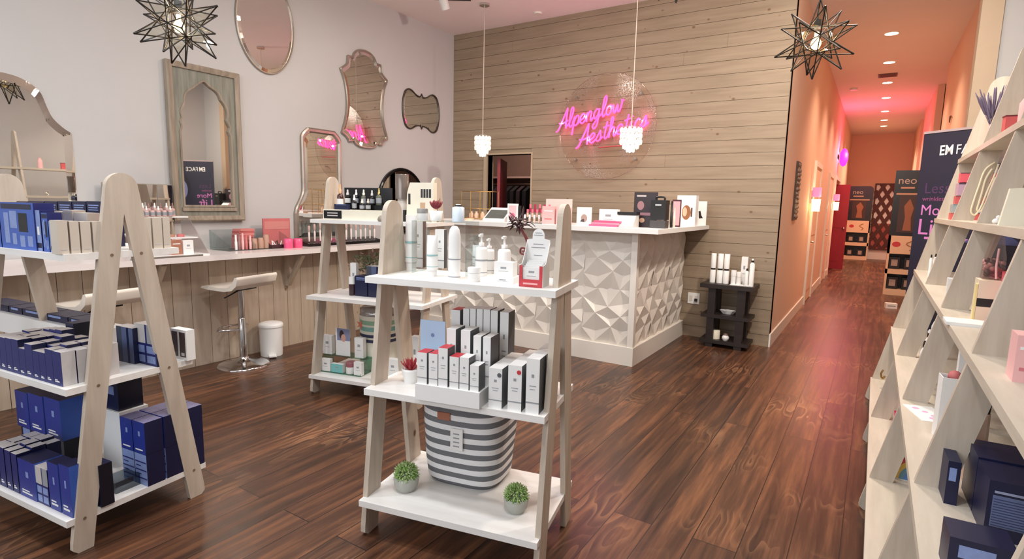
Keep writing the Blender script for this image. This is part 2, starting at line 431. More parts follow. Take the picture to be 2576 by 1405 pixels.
# corridor
mb = MB()
D0, D1 = 14.0, 15.46
mb.box(XC0 - 0.12, XC0, YB + 0.12, D0, 0, ZC); mb.box(XC0 - 0.12, XC0, D1, YE, 0, ZC); mb.box(XC0 - 0.12, XC0, D0, D1, 2.06, ZC)
mb.box(XC0 - 1.2, XC0 - 0.1, D1, D1 + 0.1, 0, 2.6); mb.box(XC0 - 1.2, XC0 - 1.1, D0 - 0.1, D1, 0, 2.6); mb.box(XC0 - 1.2, XC0 - 0.12, D0 - 0.1, D0, 0, 2.6); mb.box(XC0 - 1.2, XC0, D0, D1, 2.5, 2.6)
struct('wall_corridor_left', mb, CORRW)
mb = MB()
mb.box(XC1, XC1 + 0.12, YB + 0.1, 10.75, 0, ZC); mb.box(XC1, XC1 + 0.12, 12.45, 15.6, 0, ZC); mb.box(XC1, XC1 + 0.12, 16.8, YE, 0, ZC)
for a, b in ((10.75, 12.45), (15.6, 16.8)):
    mb.box(XC1 + 0.7, XC1 + 0.8, a - 0.1, b + 0.1, 0, ZC); mb.box(XC1 + 0.1, XC1 + 0.8, a - 0.1, a, 0, ZC); mb.box(XC1 + 0.1, XC1 + 0.8, b, b + 0.1, 0, ZC)
struct('wall_corridor_right', mb, CORRW)
struct('wall_far', MB().box(XC0 - 0.3, XC1 + 0.3, YE, YE + 0.12, 0, ZC), CORRW)
struct('wall_stub', MB().box(XC1, XR + 0.12, YB, YB + 0.1, 0, ZC), WALLW)
struct('trim_3', MB().box(0.57, XC1 + 0.012, YB - 0.02, YB + 0.16, 0, ZC), paint('pillar_tan', (196, 172, 146), 0.7))
mb = MB(); mb.box(XC0, XC0 + 0.015, YB, 9.24, 0, 0.13); mb.box(XC0, XC0 + 0.015, 10.26, 12.1, 0, 0.13); mb.box(XC0, XC0 + 0.015, 13.16, D0, 0, 0.13); mb.box(XC0, XC0 + 0.015, D1, YE, 0, 0.13)
struct('baseboard_corridor_left', mb, TRIMW, 0.004)
mb = MB(); mb.box(XC0, XC1, YE - 0.015, YE, 0, 0.3); mb.box(XC1 - 0.015, XC1, YB + 0.16, 10.75, 0, 0.13); mb.box(XC1 - 0.015, XC1, 12.45, 15.6, 0, 0.13)
struct('baseboard_corridor_right', mb, TRIMW)
def wall_door(n, y0, y1):
    mb = MB()
    mb.box(XC0 - 0.01, XC0 + 0.012, y0 + 0.07, y1 - 0.07, 0.01, 2.03)
    for a, b in ((0.18, 0.9), (1.02, 1.9)): mb.box(XC0 + 0.012, XC0 + 0.018, y0 + 0.17, y1 - 0.17, a, b)
    d = struct('door_%d' % n, mb, CORRW)
    c = MB(); c.box(XC0, XC0 + 0.03, y0, y0 + 0.07, 0, 2.1); c.box(XC0, XC0 + 0.03, y1 - 0.07, y1, 0, 2.1); c.box(XC0, XC0 + 0.03, y0 + 0.07, y1 - 0.07, 2.03, 2.1)
    c.obj('door_casing', TRIMW, parent=d, bevel=0.004)
    h = MB(); h.lathe([(0.03, 0), (0.03, 0.008), (0.012, 0.012), (0.012, 0.05)], seg=12, M=Matrix.Translation((XC0 + 0.012, y0 + 0.13, 0.93)) @ Matrix.Rotation(PI / 2, 4, 'Y'))
    h.tube([(XC0 + 0.06, y0 + 0.13, 0.93), (XC0 + 0.06, y0 + 0.26, 0.93)], 0.01)
    h.obj('door_handle', SILVER, parent=d)
wall_door(1, 9.24, 10.26); wall_door(2, 12.1, 13.16)
mb = MB(); mb.box(XC0, XC0 + 0.03, D0 - 0.08, D0, 0, 2.13); mb.box(XC0, XC0 + 0.03, D1, D1 + 0.08, 0, 2.13); mb.box(XC0, XC0 + 0.03, D0, D1, 2.06, 2.13)
struct('trim_4', mb, TRIMW)
# red door standing open into the corridor
REDD = paint('red_door_paint', (150, 28, 48), 0.45)
mb = MB(); mb.box(-1.32, -0.56, 15.38, 15.42, 0.01, 2.0)
for a, b in ((0.2, 0.85), (1.0, 1.85)): mb.box(-1.2, -0.68, 15.372, 15.38, a, b)
d3 = struct('door_3', mb, REDD, 0.004)
h = MB(); h.ball((-0.62, 15.345, 0.98), 0.028); h.obj('door_knob', SILVER, parent=d3)
# maroon door standing ajar inside the store room doorway
mb = MB(); mb.box(0.0, 0.04, 0.0, 0.72, 0.01, 1.99)
d4 = struct('door_4', mb, paint('maroon_door_paint', (140, 26, 40), 0.5), 0.004)
d4.location = (OX0 + 0.06, YB + 0.15, 0); d4.rotation_euler = (0, 0, 0.46)
h = MB(); h.ball((0.07, 0.66, 1.0), 0.025); h.obj('door_knob', SILVER, parent=d4)
lamp('POINT', 'store_room_fill_light', (-5.0, 7.4, 2.35), 22, (1.0, 0.84, 0.76), shadow_soft_size=0.1)  # added fill with no fitting, brightens the store room

# ------------------------------------------------------------------ A-frame display shelves
class Unit:
    """a piece of furniture with its own (u along, v across, z) frame"""
    def __init__(s, x0, y0, th, zs=None, ds=None):
        s.x0, s.y0, s.th = x0, y0, th; s.c, s.s = math.cos(th), math.sin(th); s.zs = zs; s.ds = ds
    def w(s, u, v, z): return Vector((s.x0 + u * s.c - v * s.s, s.y0 + u * s.s + v * s.c, z))
    def loc(s, P):
        dx, dy = P[0] - s.x0, P[1] - s.y0
        return dx * s.c + dy * s.s, -dx * s.s + dy * s.c
    def u_at(s, x, v, z):
        lo, hi = -6.0, 6.0          # u whose image column is x
        for _ in range(60):
            m = (lo + hi) / 2
            q = s.w(m, v, z) - CPOS
            if q.dot(CF) < 0.05:
                if CF.x * s.c + CF.y * s.s < 0: hi = m
                else: lo = m
                continue
            if proj(s.w(m, v, z))[0] > x: hi = m
            else: lo = m
        return lo
    def v_at(s, x, y, z): return s.loc(on(x, y, Z=z))[1]

def leg_poly(side, D, zt, w, r, zc=None):
    """outline (v,z) of one leg; the pair meets in a rounded top split by a straight seam"""
    foot = D / 2.0
    out = []
    cz = zt - r
    slope = math.atan2(foot - r, cz)
    cw = w / math.cos(slope)
    # outer edge foot -> arch -> apex -> seam down -> inner edge to the foot
    out.append((foot - cw * 0.28, 0.0)); out.append((foot - 0.004, 0.016)); out.append((foot - 0.012 * (foot - r) / cz * 10 * 0.3, 0.045))
    for k in range(9):
        a = slope * 0.5 + (PI / 2 - slope * 0.5) * k / 8
        out.append((r * math.cos(a), cz + r * math.sin(a) ))
    # seam ends where the inner edges meet
    zs = cz * (foot - cw) / (foot - r) if foot - r > 0 else cz
    zs = min(zs, cz - 0.1)
    out.append((0.0, zs))
    out.append((foot - cw, 0.0))
    return [(side * a, b) for a, b in out]

def aframe(label, x0, y0, th, W, D, zt, zs, ds, es, legw=0.075, group='A-frame display shelves', screws=False):
    root = thing('display_shelf', label, 'display shelf', (x0, y0, 0), th, group)
    t = 0.022
    for u in (0.0, W - t):
        for side in (-1, 1):
            MB().prism(leg_poly(side, D, zt, legw, 0.062), u, u + t, 'x').obj('leg', LEGW, root, bevel=0.003)
    for z, d, e in zip(zs, ds, es):
        MB().box(-e, W + e, -d / 2, d / 2, z - 0.026, z).obj('shelf', SHELFW, root, bevel=0.002)
    if screws:
        first = None
        for z in zs:
            for side in (-1, 1):
                vv = side * (D / 2 * (1 - z / (zt + 0.2)) - 0.028)
                if first is None:
                    first = MB().lathe([(0.006, 0), (0.006, 0.0015)], seg=10, M=Matrix.Rotation(PI / 2, 4, 'Y')).obj('screw', paint('screw_hole_brown', (120, 96, 74), 0.6), root); o = first
                else:
                    o = first.copy(); COL.objects.link(o)
                o.location = (W, vv, z - 0.013)
    return root
UL = Unit(-3.468, 0.945, 0.118, [.146, .663, 1.175], [.577, .506, .438])
UF = Unit(-1.752, 1.745, 0.215, [.166, .632, 1.092], [.512, .420, .340])
UB = Unit(-3.405, 2.793, 0.230, [.137, .714, 1.258], [.577, .538, .411])
aframe('whitewashed A-frame shelf crowded with navy cartons, nearest the left wall counter', -3.468, .945, .118, .933, .56, 1.486, UL.zs, UL.ds, (-.003, -.003, -.003), screws=True)
aframe('whitewashed A-frame shelf in front holding the striped fabric bin', -1.752, 1.745, .215, .784, .49, 1.402, UF.zs, UF.ds, (-.003, -.003, .012), 0.096)
aframe('whitewashed A-frame shelf behind the front one, with dark bottles and a cream riser on top', -3.405, 2.793, .230, .878, .591, 1.564, UB.zs, UB.ds, (.012, .03, .03), 0.08)

# long ladder shelf along the right wall: five A panels, five shelves
def ladder():
    xs, half, zt = 0.05, 0.565, 2.28
    root = thing('ladder_shelf', 'long whitewashed ladder shelf running along the right side of the shop', 'display shelf', (0, 0, 0), 0)
    ys = [1.137, 2.07, 3.0, 3.93, 4.866]
    xm = xs + half
    for y in ys:
        for side in (-1, 1):
            p = [(xm + q[0], q[1]) for q in leg_poly(side, 2 * half, zt, 0.088, 0.07)]
            MB().prism(p, y, y + 0.024, 'y').obj('leg', LEGW, root, bevel=0.003)
    for z in (.165, .565, .995, 1.36, 1.76):
        x = xs + 0.2243 * z - 0.012
        MB().box(x, 2 * xm - x, ys[0] - 0.02, ys[-1] + 0.035, z - 0.028, z).obj('shelf', LADW, root, bevel=0.002)
    return root
ladder()
LZ = [.165, .565, .995, 1.36, 1.76]
UW = Unit(0, 0, 0)

# ------------------------------------------------------------------ vanity counter on the left wall
van = thing('vanity_counter', 'white topped vanity counter with vertical board front along the left wall', 'counter', (XL, 2.4, 0))
VZ = 0.945
ox, oy = -XL, -2.4
mb = MB(); mb.box(0.004, -4.33 - XL, -2.3, 2.2, VZ - 0.042, VZ)
mb.obj('worktop', paint('whitewash_worktop', (228, 218, 214), 0.22, var=0.05, scale=5), van, bevel=0.004)
mb = MB()
y = -2.25
while y < 2.15:
    wd = 0.148
    mb.box(-4.655 - XL, -4.63 - XL, y + 0.002, min(y + wd - 0.002, 2.15), 0.0, VZ - 0.042); y += wd
mb.obj('front_panel', PANELW, van)
for by in (-1.55, -0.35, 0.85, 1.85):
    b = MB()
    b.box(-4.63 - XL, -4.58 - XL, by - 0.02, by + 0.02, VZ - 0.36, VZ - 0.042)
    b.prism([(-4.60 - XL, VZ - 0.33), (-4.58 - XL, VZ - 0.36), (-4.36 - XL, VZ - 0.06), (-4.39 - XL, VZ - 0.042)], by - 0.018, by + 0.018, 'y')
    b.obj('bracket', PANELW, van)
# ------------------------------------------------------------------ reception counter
RX0, RX1, RY0, RZ = -4.05, -1.69, 4.60, 1.215
rec = thing('reception_counter', 'white reception counter faced with sculpted triangular relief panels', 'counter', (RX1, RY0, 0))
RELM = paint('relief_panel_white', (222, 213, 202), 0.5, var=0.02)
def relief(mb, O, U, V, N, nu, nv, T=0.5):
    r0 = random.Random(11)
    n = 4
    H = {}
    J = {}
    for i in range(n + 1):
        for j in range(n + 1):
            edge = i in (0, n) or j in (0, n)
            H[i, j] = 0.0 if edge else 0.034 * ((i + j) % 2) + r0.uniform(0, 0.008)
            J[i, j] = (0 if i in (0, n) else r0.uniform(-0.04, 0.04), 0 if j in (0, n) else r0.uniform(-0.04, 0.04))
            if edge and (i + j) % 2 and 0 < i + j < 2 * n: H[i, j] = 0.022
    for a in range(nu):
        for b in range(nv):
            P = {}
            for i in range(n + 1):
                for j in range(n + 1):
                    u = (a + i / n) * T + J[i, j][0]; v = (b + j / n) * T + J[i, j][1]
                    P[i, j] = O + U * u + V * v + N * (H[i, j] + 0.002)
            for i in range(n):
                for j in range(n):
                    q = [P[i, j], P[i + 1, j], P[i + 1, j + 1], P[i, j + 1]]
                    c = sum(q, Vector()) / 4 - N * (0.004 if (i * 3 + j) % 2 else -0.010)
                    if (i + j) % 2: mb.add(q, [(0, 1, 2), (0, 2, 3)])
                    else: mb.add(q, [(0, 1, 3), (1, 2, 3)])
    return mb
bz = 0.165
body = MB(); body.box(RX0 - RX1, -0.03, 0.03, 0.6, 0, RZ - 0.045); body.box(-0.6, -0.03, 0.5, YB - RY0 - 0.006, 0, RZ - 0.045)
body.obj('body', RELM, rec)
f = MB(); relief(f, Vector((-0.5 * 5, 0.035, bz)), Vector((1, 0, 0)), Vector((0, 0, 1)), Vector((0, -1, 0)), 5, 2)
f.box(-2.36, 0.0, 0.036, 0.05, bz, bz + 1.005); f.obj('front_relief_panel', RELM, rec)
f = MB(); relief(f, Vector((-0.035, 0.0, bz)), Vector((0, 1, 0)), Vector((0, 0, 1)), Vector((1, 0, 0)), 3, 2)
f.box(-0.05, -0.036, 0.0, 1.5, bz, bz + 1.005); f.obj('side_relief_panel', RELM, rec)
f = MB(); f.prism([(RX0 - RX1, -0.012), (0.012, -0.012), (0.012, YB - RY0 - 0.006), (-0.04, YB - RY0 - 0.006), (-0.04, 0.04), (RX0 - RX1, 0.04)], 0, bz, 'z'); f.obj('plinth', TRIMW, rec, bevel=0.004)
f = MB(); f.box(RX0 - RX1, 0.0, 0.0, 0.04, RZ - 0.06, RZ - 0.04); f.box(-0.04, 0.0, 0.0, YB - RY0 - 0.006, RZ - 0.06, RZ - 0.04); f.box(-0.05, 0.004, -0.004, 0.05, bz, RZ - 0.04); f.obj('top_rail', TRIMW, rec)
f = MB(); f.prism([(RX0 - RX1, -0.14), (0.22, -0.14), (0.22, YB - RY0 - 0.006), (-0.65, YB - RY0 - 0.006), (-0.65, 0.62), (RX0 - RX1, 0.62)], RZ - 0.04, RZ, 'z')
f.obj('counter_top', WHITE, rec, bevel=0.004)

# ------------------------------------------------------------------ bar stools and bin
def stool(label, x, y, rz):
    root = thing('bar_stool', label, 'bar stool', (x, y, 0), rz, 'bar stools at the vanity counter')
    MB().lathe([(0.205, 0.0), (0.205, 0.006), (0.19, 0.016), (0.10, 0.036), (0.045, 0.055), (0.036, 0.075)], seg=40).obj('base', CHROME, root)
    MB().lathe([(0.030, 0.06), (0.030, 0.40), (0.026, 0.405)], seg=20).lathe([(0.024, 0.40), (0.024, 0.655)], seg=16).obj('column', CHROME, root)
    f = MB(); pts = [(0.15 * math.cos(a), 0.0 + 0.13 * math.sin(a) - 0.06, 0.31) for a in [PI + 0.25 + (PI - 0.5) * k / 14 for k in range(15)]]
    f.tube(smooth_path([(0.03, 0, 0.31)] + pts[::-1] + [(-0.03, 0, 0.31)], 2), 0.009); f.obj('footrest', CHROME, root)
    l = MB(); l.tube([(0.03, 0.02, 0.645), (0.19, 0.06, 0.615), (0.22, 0.065, 0.61)], 0.006); l.box(-0.09, 0.09, -0.08, 0.08, 0.648, 0.66); l.obj('lever', GBLACK, root)
    # swooping seat: flat front, low curled back
    prof = [(-0.20, 0.672), (-0.185, 0.688), (-0.12, 0.69), (0.0, 0.682), (0.08, 0.688), (0.13, 0.715), (0.155, 0.755), (0.165, 0.775), (0.185, 0.778), (0.192, 0.76), (0.175, 0.705), (0.13, 0.668), (0.05, 0.655), (-0.12, 0.66)]
    MB().prism(prof, -0.21, 0.21, 'x', smooth=True).obj('seat', paint('cream_leatherette', (236, 226, 212), 0.4), root, bevel=0.006)
stool('cream seat chrome bar stool standing clear beside the white pedal bin', -4.37, 2.635, math.radians(-78))
stool('cream seat chrome bar stool half hidden behind the navy carton display', -4.33, 1.62, math.radians(-78))
bx, by = -4.47, 2.965
root = thing('pedal_bin', 'small white round pedal bin on the floor by the bar stool', 'bin', (bx, by, 0), math.radians(60))
MB().lathe([(0.092, 0.0), (0.094, 0.03), (0.098, 0.262)], seg=32).obj('body', WHITE, root)
MB().lathe([(0.104, 0.262), (0.105, 0.278), (0.098, 0.292), (0.06, 0.302), (0.0001, 0.306)], seg=32).obj('lid', WHITE, root)
MB().box(-0.03, 0.03, -0.15, -0.08, 0.012, 0.022).obj('pedal', WHITE, root, bevel=0.004)
MB().box(-0.04, 0.04, 0.09, 0.115, 0.22, 0.285).obj('hinge', WHITE, root, bevel=0.004)

# ------------------------------------------------------------------ mirrors on the left wall (outlines in y,z)
def ring(mb, A, B, xa, xb, m=0):
    n = len(A)
    vs = [(xa, p[0], p[1]) for p in A] + [(xb, p[0], p[1]) for p in B]
    mb.add(vs, [(i, (i + 1) % n, n + (i + 1) % n, n + i) for i in range(n)], m, False)
def inset(poly, d):
    """the same outline drawn smaller (or larger) about its middle, d narrower at the widest places"""
    ya, yb = min(p[0] for p in poly), max(p[0] for p in poly); za, zb = min(p[1] for p in poly), max(p[1] for p in poly)
    cy, cz = (ya + yb) / 2, (za + zb) / 2; hy, hz = (yb - ya) / 2, (zb - za) / 2
    return [(cy + (p[0] - cy) * (hy - d) / hy, cz + (p[1] - cz) * (hz - d) / hz) for p in poly]
def mirror(label, outline, frame=None, fw=0.0, ft=0.02, bevel=0.025, gap=0.002, cat='mirror', double=False):
    cy = sum(p[0] for p in outline) / len(outline); cz = sum(p[1] for p in outline) / len(outline)
    root = thing('wall_mirror', label, cat, (XL + gap, cy, cz))
    O = [(p[0] - cy, p[1] - cz) for p in outline]
    g = O
    if frame is not None:
        I = inset(O, fw)
        mb = MB()
        ring(mb, O, O, 0.0, ft * 0.7); ring(mb, O, inset(O, fw * 0.3), ft * 0.7, ft); ring(mb, inset(O, fw * 0.3), inset(O, fw * 0.75), ft, ft); ring(mb, inset(O, fw * 0.75), I, ft, ft * 0.45); ring(mb, I, I, ft * 0.45, 0.0)
        mb.obj('frame', frame, root)
        g = I
    x = 0.004 if frame is None else ft * 0.4
    mb = MB()
    I2 = inset(g, bevel)
    ring(mb, g, g, 0.0, x); ring(mb, g, I2, x, x + 0.0045)
    mb.add([(x + 0.0045, p[0], p[1]) for p in I2], [list(range(len(I2)))], 0)
    mb.obj('glass', MIRROR, root)
    return root
def sym(half, cy):
    """half outline: (dy, z) from the top centre clockwise to the bottom centre"""
    hh = [half[0]]
    for q in half[1:]:
        if math.hypot(q[0] - hh[-1][0], q[1] - hh[-1][1]) > 0.004: hh.append(q)
    half = hh
    r = [(cy + a, b) for a, b in half]
    l = [(cy - a, b) for a, b in half if abs(a) > 1e-3]
    return r + l[::-1]
def sm2(pts, n=4):
    return [(p.x, p.y) for p in smooth_path([Vector((a, b, 0)) for a, b in pts], n)]
CHAMPM = paint('silver_leaf_frame', (176, 164, 152), 0.35, metal=0.85, var=0.15)
half = sm2([(0, 2.185), (0.10, 2.165), (0.19, 2.10), (0.225, 2.0), (0.255, 1.925), (0.31, 1.865), (0.355, 1.835)]) + [(0.36, 1.825), (0.36, 1.0), (0.0, 1.0)]
mirror('large mirror without frame, with a stepped arched top at the far left', sym(half, 1.39), bevel=0.055)
o = [(3.34 + 0.30 * math.sin(a), 3.0 + 0.445 * math.cos(a)) for a in [2 * PI * k / 56 for k in range(56)]]
mirror('tall oval mirror hung highest on the left wall', o, frame=CHAMPM, fw=0.014, ft=0.02, bevel=0.03)
half = sm2([(0, 3.05), (0.09, 3.035), (0.155, 2.985), (0.175, 2.93)]) + [(0.185, 2.945), (0.235, 2.945), (0.245, 2.935)] + sm2([(0.245, 2.93), (0.255, 2.86), (0.30, 2.82), (0.345, 2.79)]) + sm2([(0.345, 2.775), (0.30, 2.68), (0.272, 2.54), (0.268, 2.40), (0.295, 2.26), (0.345, 2.125)]) + sm2([(0.34, 2.11), (0.29, 2.085), (0.255, 2.045), (0.25, 2.03)]) + [(0.21, 2.03)] + sm2([(0.175, 2.045), (0.15, 2.01), (0.08, 1.985), (0, 1.98)])
mirror('ornate scroll-edged mirror with a rounded crest, pink sign reflected low in it', sym(half, 4.54), frame=CHAMPM, fw=0.022, ft=0.03, bevel=0.035)
half = sm2([(0, 2.74), (0.025, 2.705), (0.10, 2.715), (0.20, 2.765), (0.285, 2.74), (0.33, 2.65), (0.345, 2.53), (0.33, 2.40), (0.285, 2.305), (0.20, 2.28), (0.10, 2.325), (0.025, 2.335), (0, 2.30)])
mirror('small apple-shaped mirror with thin dark frame near the wooden wall', sym(half, 5.48), frame=paint('dark_pewter', (92, 84, 78), 0.35, metal=0.8), fw=0.016, ft=0.02, bevel=0.02)
half = [(0, 2.12), (0.155, 2.12)] + sm2([(0.17, 2.118), (0.225, 2.07), (0.25, 2.03)]) + [(0.252, 1.98)] + sm2([(0.25, 1.55), (0.255, 1.47), (0.285, 1.40), (0.335, 1.31), (0.35, 1.25)]) + [(0.352, 0.952), (0, 0.952)]
mirror('tall waisted mirror with triple silver border standing on the vanity counter', sym(half, 3.93), frame=CHAMPM, fw=0.05, ft=0.035, bevel=0.05)
o = [(5.12 + 0.40 * math.sin(a), 1.40 + 0.40 * math.cos(a)) for a in [2 * PI * k / 56 for k in range(56)]]
mirror('round mirror in a plain black frame behind the bottles', o, frame=GBLACK, fw=0.035, ft=0.035, bevel=0.004)
# carved arch mirror
root = thing('carved_mirror', 'weathered green carved wooden mirror with a scalloped arch', 'mirror', (XL + 0.002, 2.72, 1.84))
FRM = wood('weathered_green_frame', (112, 112, 100), (146, 143, 130), (30, 30, 3), 0.7, knots=False, bump=0.4)
FRD = wood('worn_frame_edge', (126, 114, 98), (166, 150, 132), (30, 30, 3), 0.7, knots=False, bump=0.4)
arch = []
for k in range(0, 65):          # scalloped arch from right spring to left spring
    t = k / 64.0; a = PI * t
    lob = 0.020 * abs(math.sin(a * 4.5))
    r = 0.215 - 0.02 + lob
    py = r * math.cos(a); pz = 0.24 + (0.27 * math.sin(a) * (1 + lob)) + (0.03 * max(0, 1 - abs(t - 0.5) * 10))
    arch.append((py, pz))
inner = [(0.228, -0.53), (0.228, 0.10), (0.212, 0.14), (0.226, 0.18), (0.208, 0.21)] + arch + [(-0.208, 0.21), (-0.226, 0.18), (-0.212, 0.14), (-0.228, 0.10), (-0.228, -0.53)]
def on_rect(p, hw, hz):
    x, z = p
    k = max(abs(x) / hw, abs(z) / hz, 1e-6)
    return (x / k, z / k)
rectw, recth = 0.30, 0.64
outer = [on_rect(p, rectw, recth) for p in inner]
outer[0] = (rectw, -recth); outer[-1] = (-rectw, -recth)
# make sure the rectangle's corners are kept
for cxz in ((rectw, recth), (-rectw, recth)):
    i = min(range(len(outer)), key=lambda q: (outer[q][0] - cxz[0]) ** 2 + (outer[q][1] - cxz[1]) ** 2); outer[i] = cxz
mb = MB(); ring(mb, outer, inner, 0.03, 0.03); ring(mb, outer, outer, 0.0, 0.03); ring(mb, inner, inner, 0.03, 0.0); mb.obj('arch_panel', FRM, root)
mb = MB(); I = inset(inner, 0.016); ring(mb, inner, inner, 0.03, 0.036); ring(mb, inner, I, 0.036, 0.034); ring(mb, I, I, 0.034, 0.0); mb.obj('scalloped_edge', FRD, root)
mb = MB()
R1 = [(0.30, -0.64), (0.30, 0.64), (-0.30, 0.64), (-0.30, -0.64)]; R2 = inset(R1, 0.035); R0 = inset(R1, -0.012)
ring(mb, R0, R0, 0, 0.045); ring(mb, R0, R1, 0.045, 0.055); ring(mb, R1, R2, 0.055, 0.045); ring(mb, R2, R2, 0.045, 0.02); mb.obj('outer_moulding', FRD, root)
mb = MB(); mb.box(0.002, 0.045, -0.24, 0.24, -0.565, -0.535); mb.obj('sill_rail', FRD, root)
mb = MB(); mb.add([(0.012, -0.26, -0.58), (0.012, 0.26, -0.58), (0.012, 0.26, 0.56), (0.012, -0.26, 0.56)], [(0, 1, 2, 3)]); mb.obj('glass', MIRROR, root)
# three-panel table mirror on the vanity
root = thing('table_mirror', 'low three-panel table mirror standing on the vanity behind the navy display', 'mirror', (XL + 0.06, 2.14, VZ))
for (a, b, rx) in ((-0.25, -0.10, 0.05), (-0.10, 0.13, 0.0), (0.13, 0.25, 0.05)):
    p = MB(); p.box(0.0, 0.012, a + 0.003, b - 0.003, 0.02, 0.54, [0, 0, 0, 1, 0, 0]); p.box(-0.004, 0.008, a, b, 0.0, 0.545, 0); p.obj('mirror_panel', [SILVER, MIRROR], root)

# ------------------------------------------------------------------ lamps
def star_lamp(label, c, R, rz, tilt):
    root = thing('star_pendant', label, 'pendant lamp', tuple(c), rz, 'star pendant lamps')
    phi = (1 + 5 ** 0.5) / 2
    V = [Vector(v).normalized() for v in [(-1, phi, 0), (1, phi, 0), (-1, -phi, 0), (1, -phi, 0), (0, -1, phi), (0, 1, phi), (0, -1, -phi), (0, 1, -phi), (phi, 0, -1), (phi, 0, 1), (-phi, 0, -1), (-phi, 0, 1)]]
    F = [(0, 11, 5), (0, 5, 1), (0, 1, 7), (0, 7, 10), (0, 10, 11), (1, 5, 9), (5, 11, 4), (11, 10, 2), (10, 7, 6), (7, 1, 8), (3, 9, 4), (3, 4, 2), (3, 2, 6), (3, 6, 8), (3, 8, 9), (4, 9, 5), (2, 4, 11), (6, 2, 10), (8, 6, 7), (9, 8, 1)]
    # turn one point straight down
    n0 = (V[F[12][0]] + V[F[12][1]] + V[F[12][2]]).normalized()
    Q = n0.rotation_difference(Vector((0.08, 0.05, -1)).normalized())
    V = [Q @ v for v in V]
    core = R * 0.40
    fr = MB(); gl = MB(); es = set()
    for i, f in enumerate(F):
        A = [V[q] * core for q in f]
        tip = ((A[0] + A[1] + A[2]) / 3).normalized() * R * (1.0 if i % 3 else 0.93)
        for p in A: fr.tube([p, p + (tip - p) * 0.9, tip], [0.0036, 0.0042, 0.0055], 5)
        gl.add([A[0], A[1], A[2], tip], [(0, 1, 3), (1, 2, 3), (2, 0, 3)])
        for k in range(3): es.add(tuple(sorted((f[k], f[(k + 1) % 3]))))
    for a, b in es: fr.tube([V[a] * core, V[b] * core], 0.0034, 5)
    fr.obj('frame', paint('blackened_metal', (40, 34, 30), 0.4, metal=0.6), root)
    gl.obj('glass_panes', clear('star_glass', (248, 247, 243), 0.03), root)
    MB().lathe([(0.012, 0.05), (0.012, 0.02), (0.028, -0.005), (0.03, -0.02), (0.02, -0.045), (0.0001, -0.052)], seg=14).obj('bulb', BULBW, root)
    h = ZC - c[2]
    ch = MB(); ch.tube([(0, 0, R * 0.35), (0, 0, h - 0.02)], 0.003, 6); ch.lathe([(0.02, 0), (0.02, 0.05)], (0, 0, R * 0.30), 10)
    ch.obj('cord', BLACK, root)
    MB().lathe([(0.06, -0.025), (0.06, 0.0)], (0, 0, h), 20).obj('canopy', BLACK, root)
    lamp('POINT', 'star_bulb_light', (c[0], c[1], c[2] + 0.02), 9, (1.0, 0.80, 0.52), shadow_soft_size=0.03)
star_lamp('black-edged glass star pendant hanging by the carved green mirror', on(450, 60, X=-3.5), 0.252, 0.4, 0)
star_lamp('black-edged glass star pendant hanging at the mouth of the corridor', on(2053, 103, Y=4.0), 0.238, 1.3, 0)
star_lamp('black-edged glass star pendant mostly above the frame over the wooden wall', on(1712, -82, Y=4.0), 0.24, 2.2, 0)
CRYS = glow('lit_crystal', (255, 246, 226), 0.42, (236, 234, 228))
def crystal_pendant(label, c, R, H):
    root = thing('crystal_pendant', label, 'pendant lamp', tuple(c), 0, 'crystal drum pendants over the reception')
    d0 = None
    tiers = [(R, H * 0.36, 14), (R, H * 0.12, 14), (R, -H * 0.12, 14), (R * 0.72, -H * 0.30, 10), (R * 0.36, -H * 0.44, 6)]
    rg = MB()
    for k, (r, z, n) in enumerate(tiers):
        rg.tube([(r * math.cos(2 * PI * i / 24), r * math.sin(2 * PI * i / 24), z + H * 0.14) for i in range(24)], 0.003, 5, closed=True)
        for i in range(n):
            a = 2 * PI * (i + 0.5 * (k % 2)) / n
            if d0 is None:
                mb = MB(); mb.lathe([(0.0001, -H * 0.12), (0.012, -H * 0.10), (0.02, -H * 0.02), (0.019, H * 0.06), (0.008, H * 0.11), (0.0001, H * 0.115)], seg=8, sy=0.5)
                d0 = mb.obj('crystal_drop', CRYS, root); d = d0
            else:
                d = d0.copy(); COL.objects.link(d)
            d.location = (r * math.cos(a), r * math.sin(a), z); d.rotation_euler = (0, 0, a + PI / 2)
    rg.obj('ring_frame', CHROME, root)
    MB().ball((0, 0, 0.0), 0.03, m=0).obj('bulb', glow('white_bulb', (255, 244, 225), 6.0), root)
    h = ZC - c[2]
    MB().tube([(0, 0, H * 0.5), (0, 0, h - 0.02)], 0.0045, 6).obj('cord', paint('clear_cord', (206, 190, 176), 0.4), root)
    MB().lathe([(0.055, -0.025), (0.055, 0.0)], (0, 0, h), 20).obj('canopy', CHROME, root)
    lamp('POINT', 'crystal_bulb_light', (c[0], c[1], c[2] - H * 0.62), 5, (1.0, 0.93, 0.82), shadow_soft_size=0.05)
crystal_pendant('lit crystal drum pendant hanging left, beside the store room doorway', on(1214, 366, Y=5.35), 0.088, 0.22)
crystal_pendant('lit crystal drum pendant hanging in front of the pink sign', on(1587, 350, Y=5.2), 0.098, 0.22)

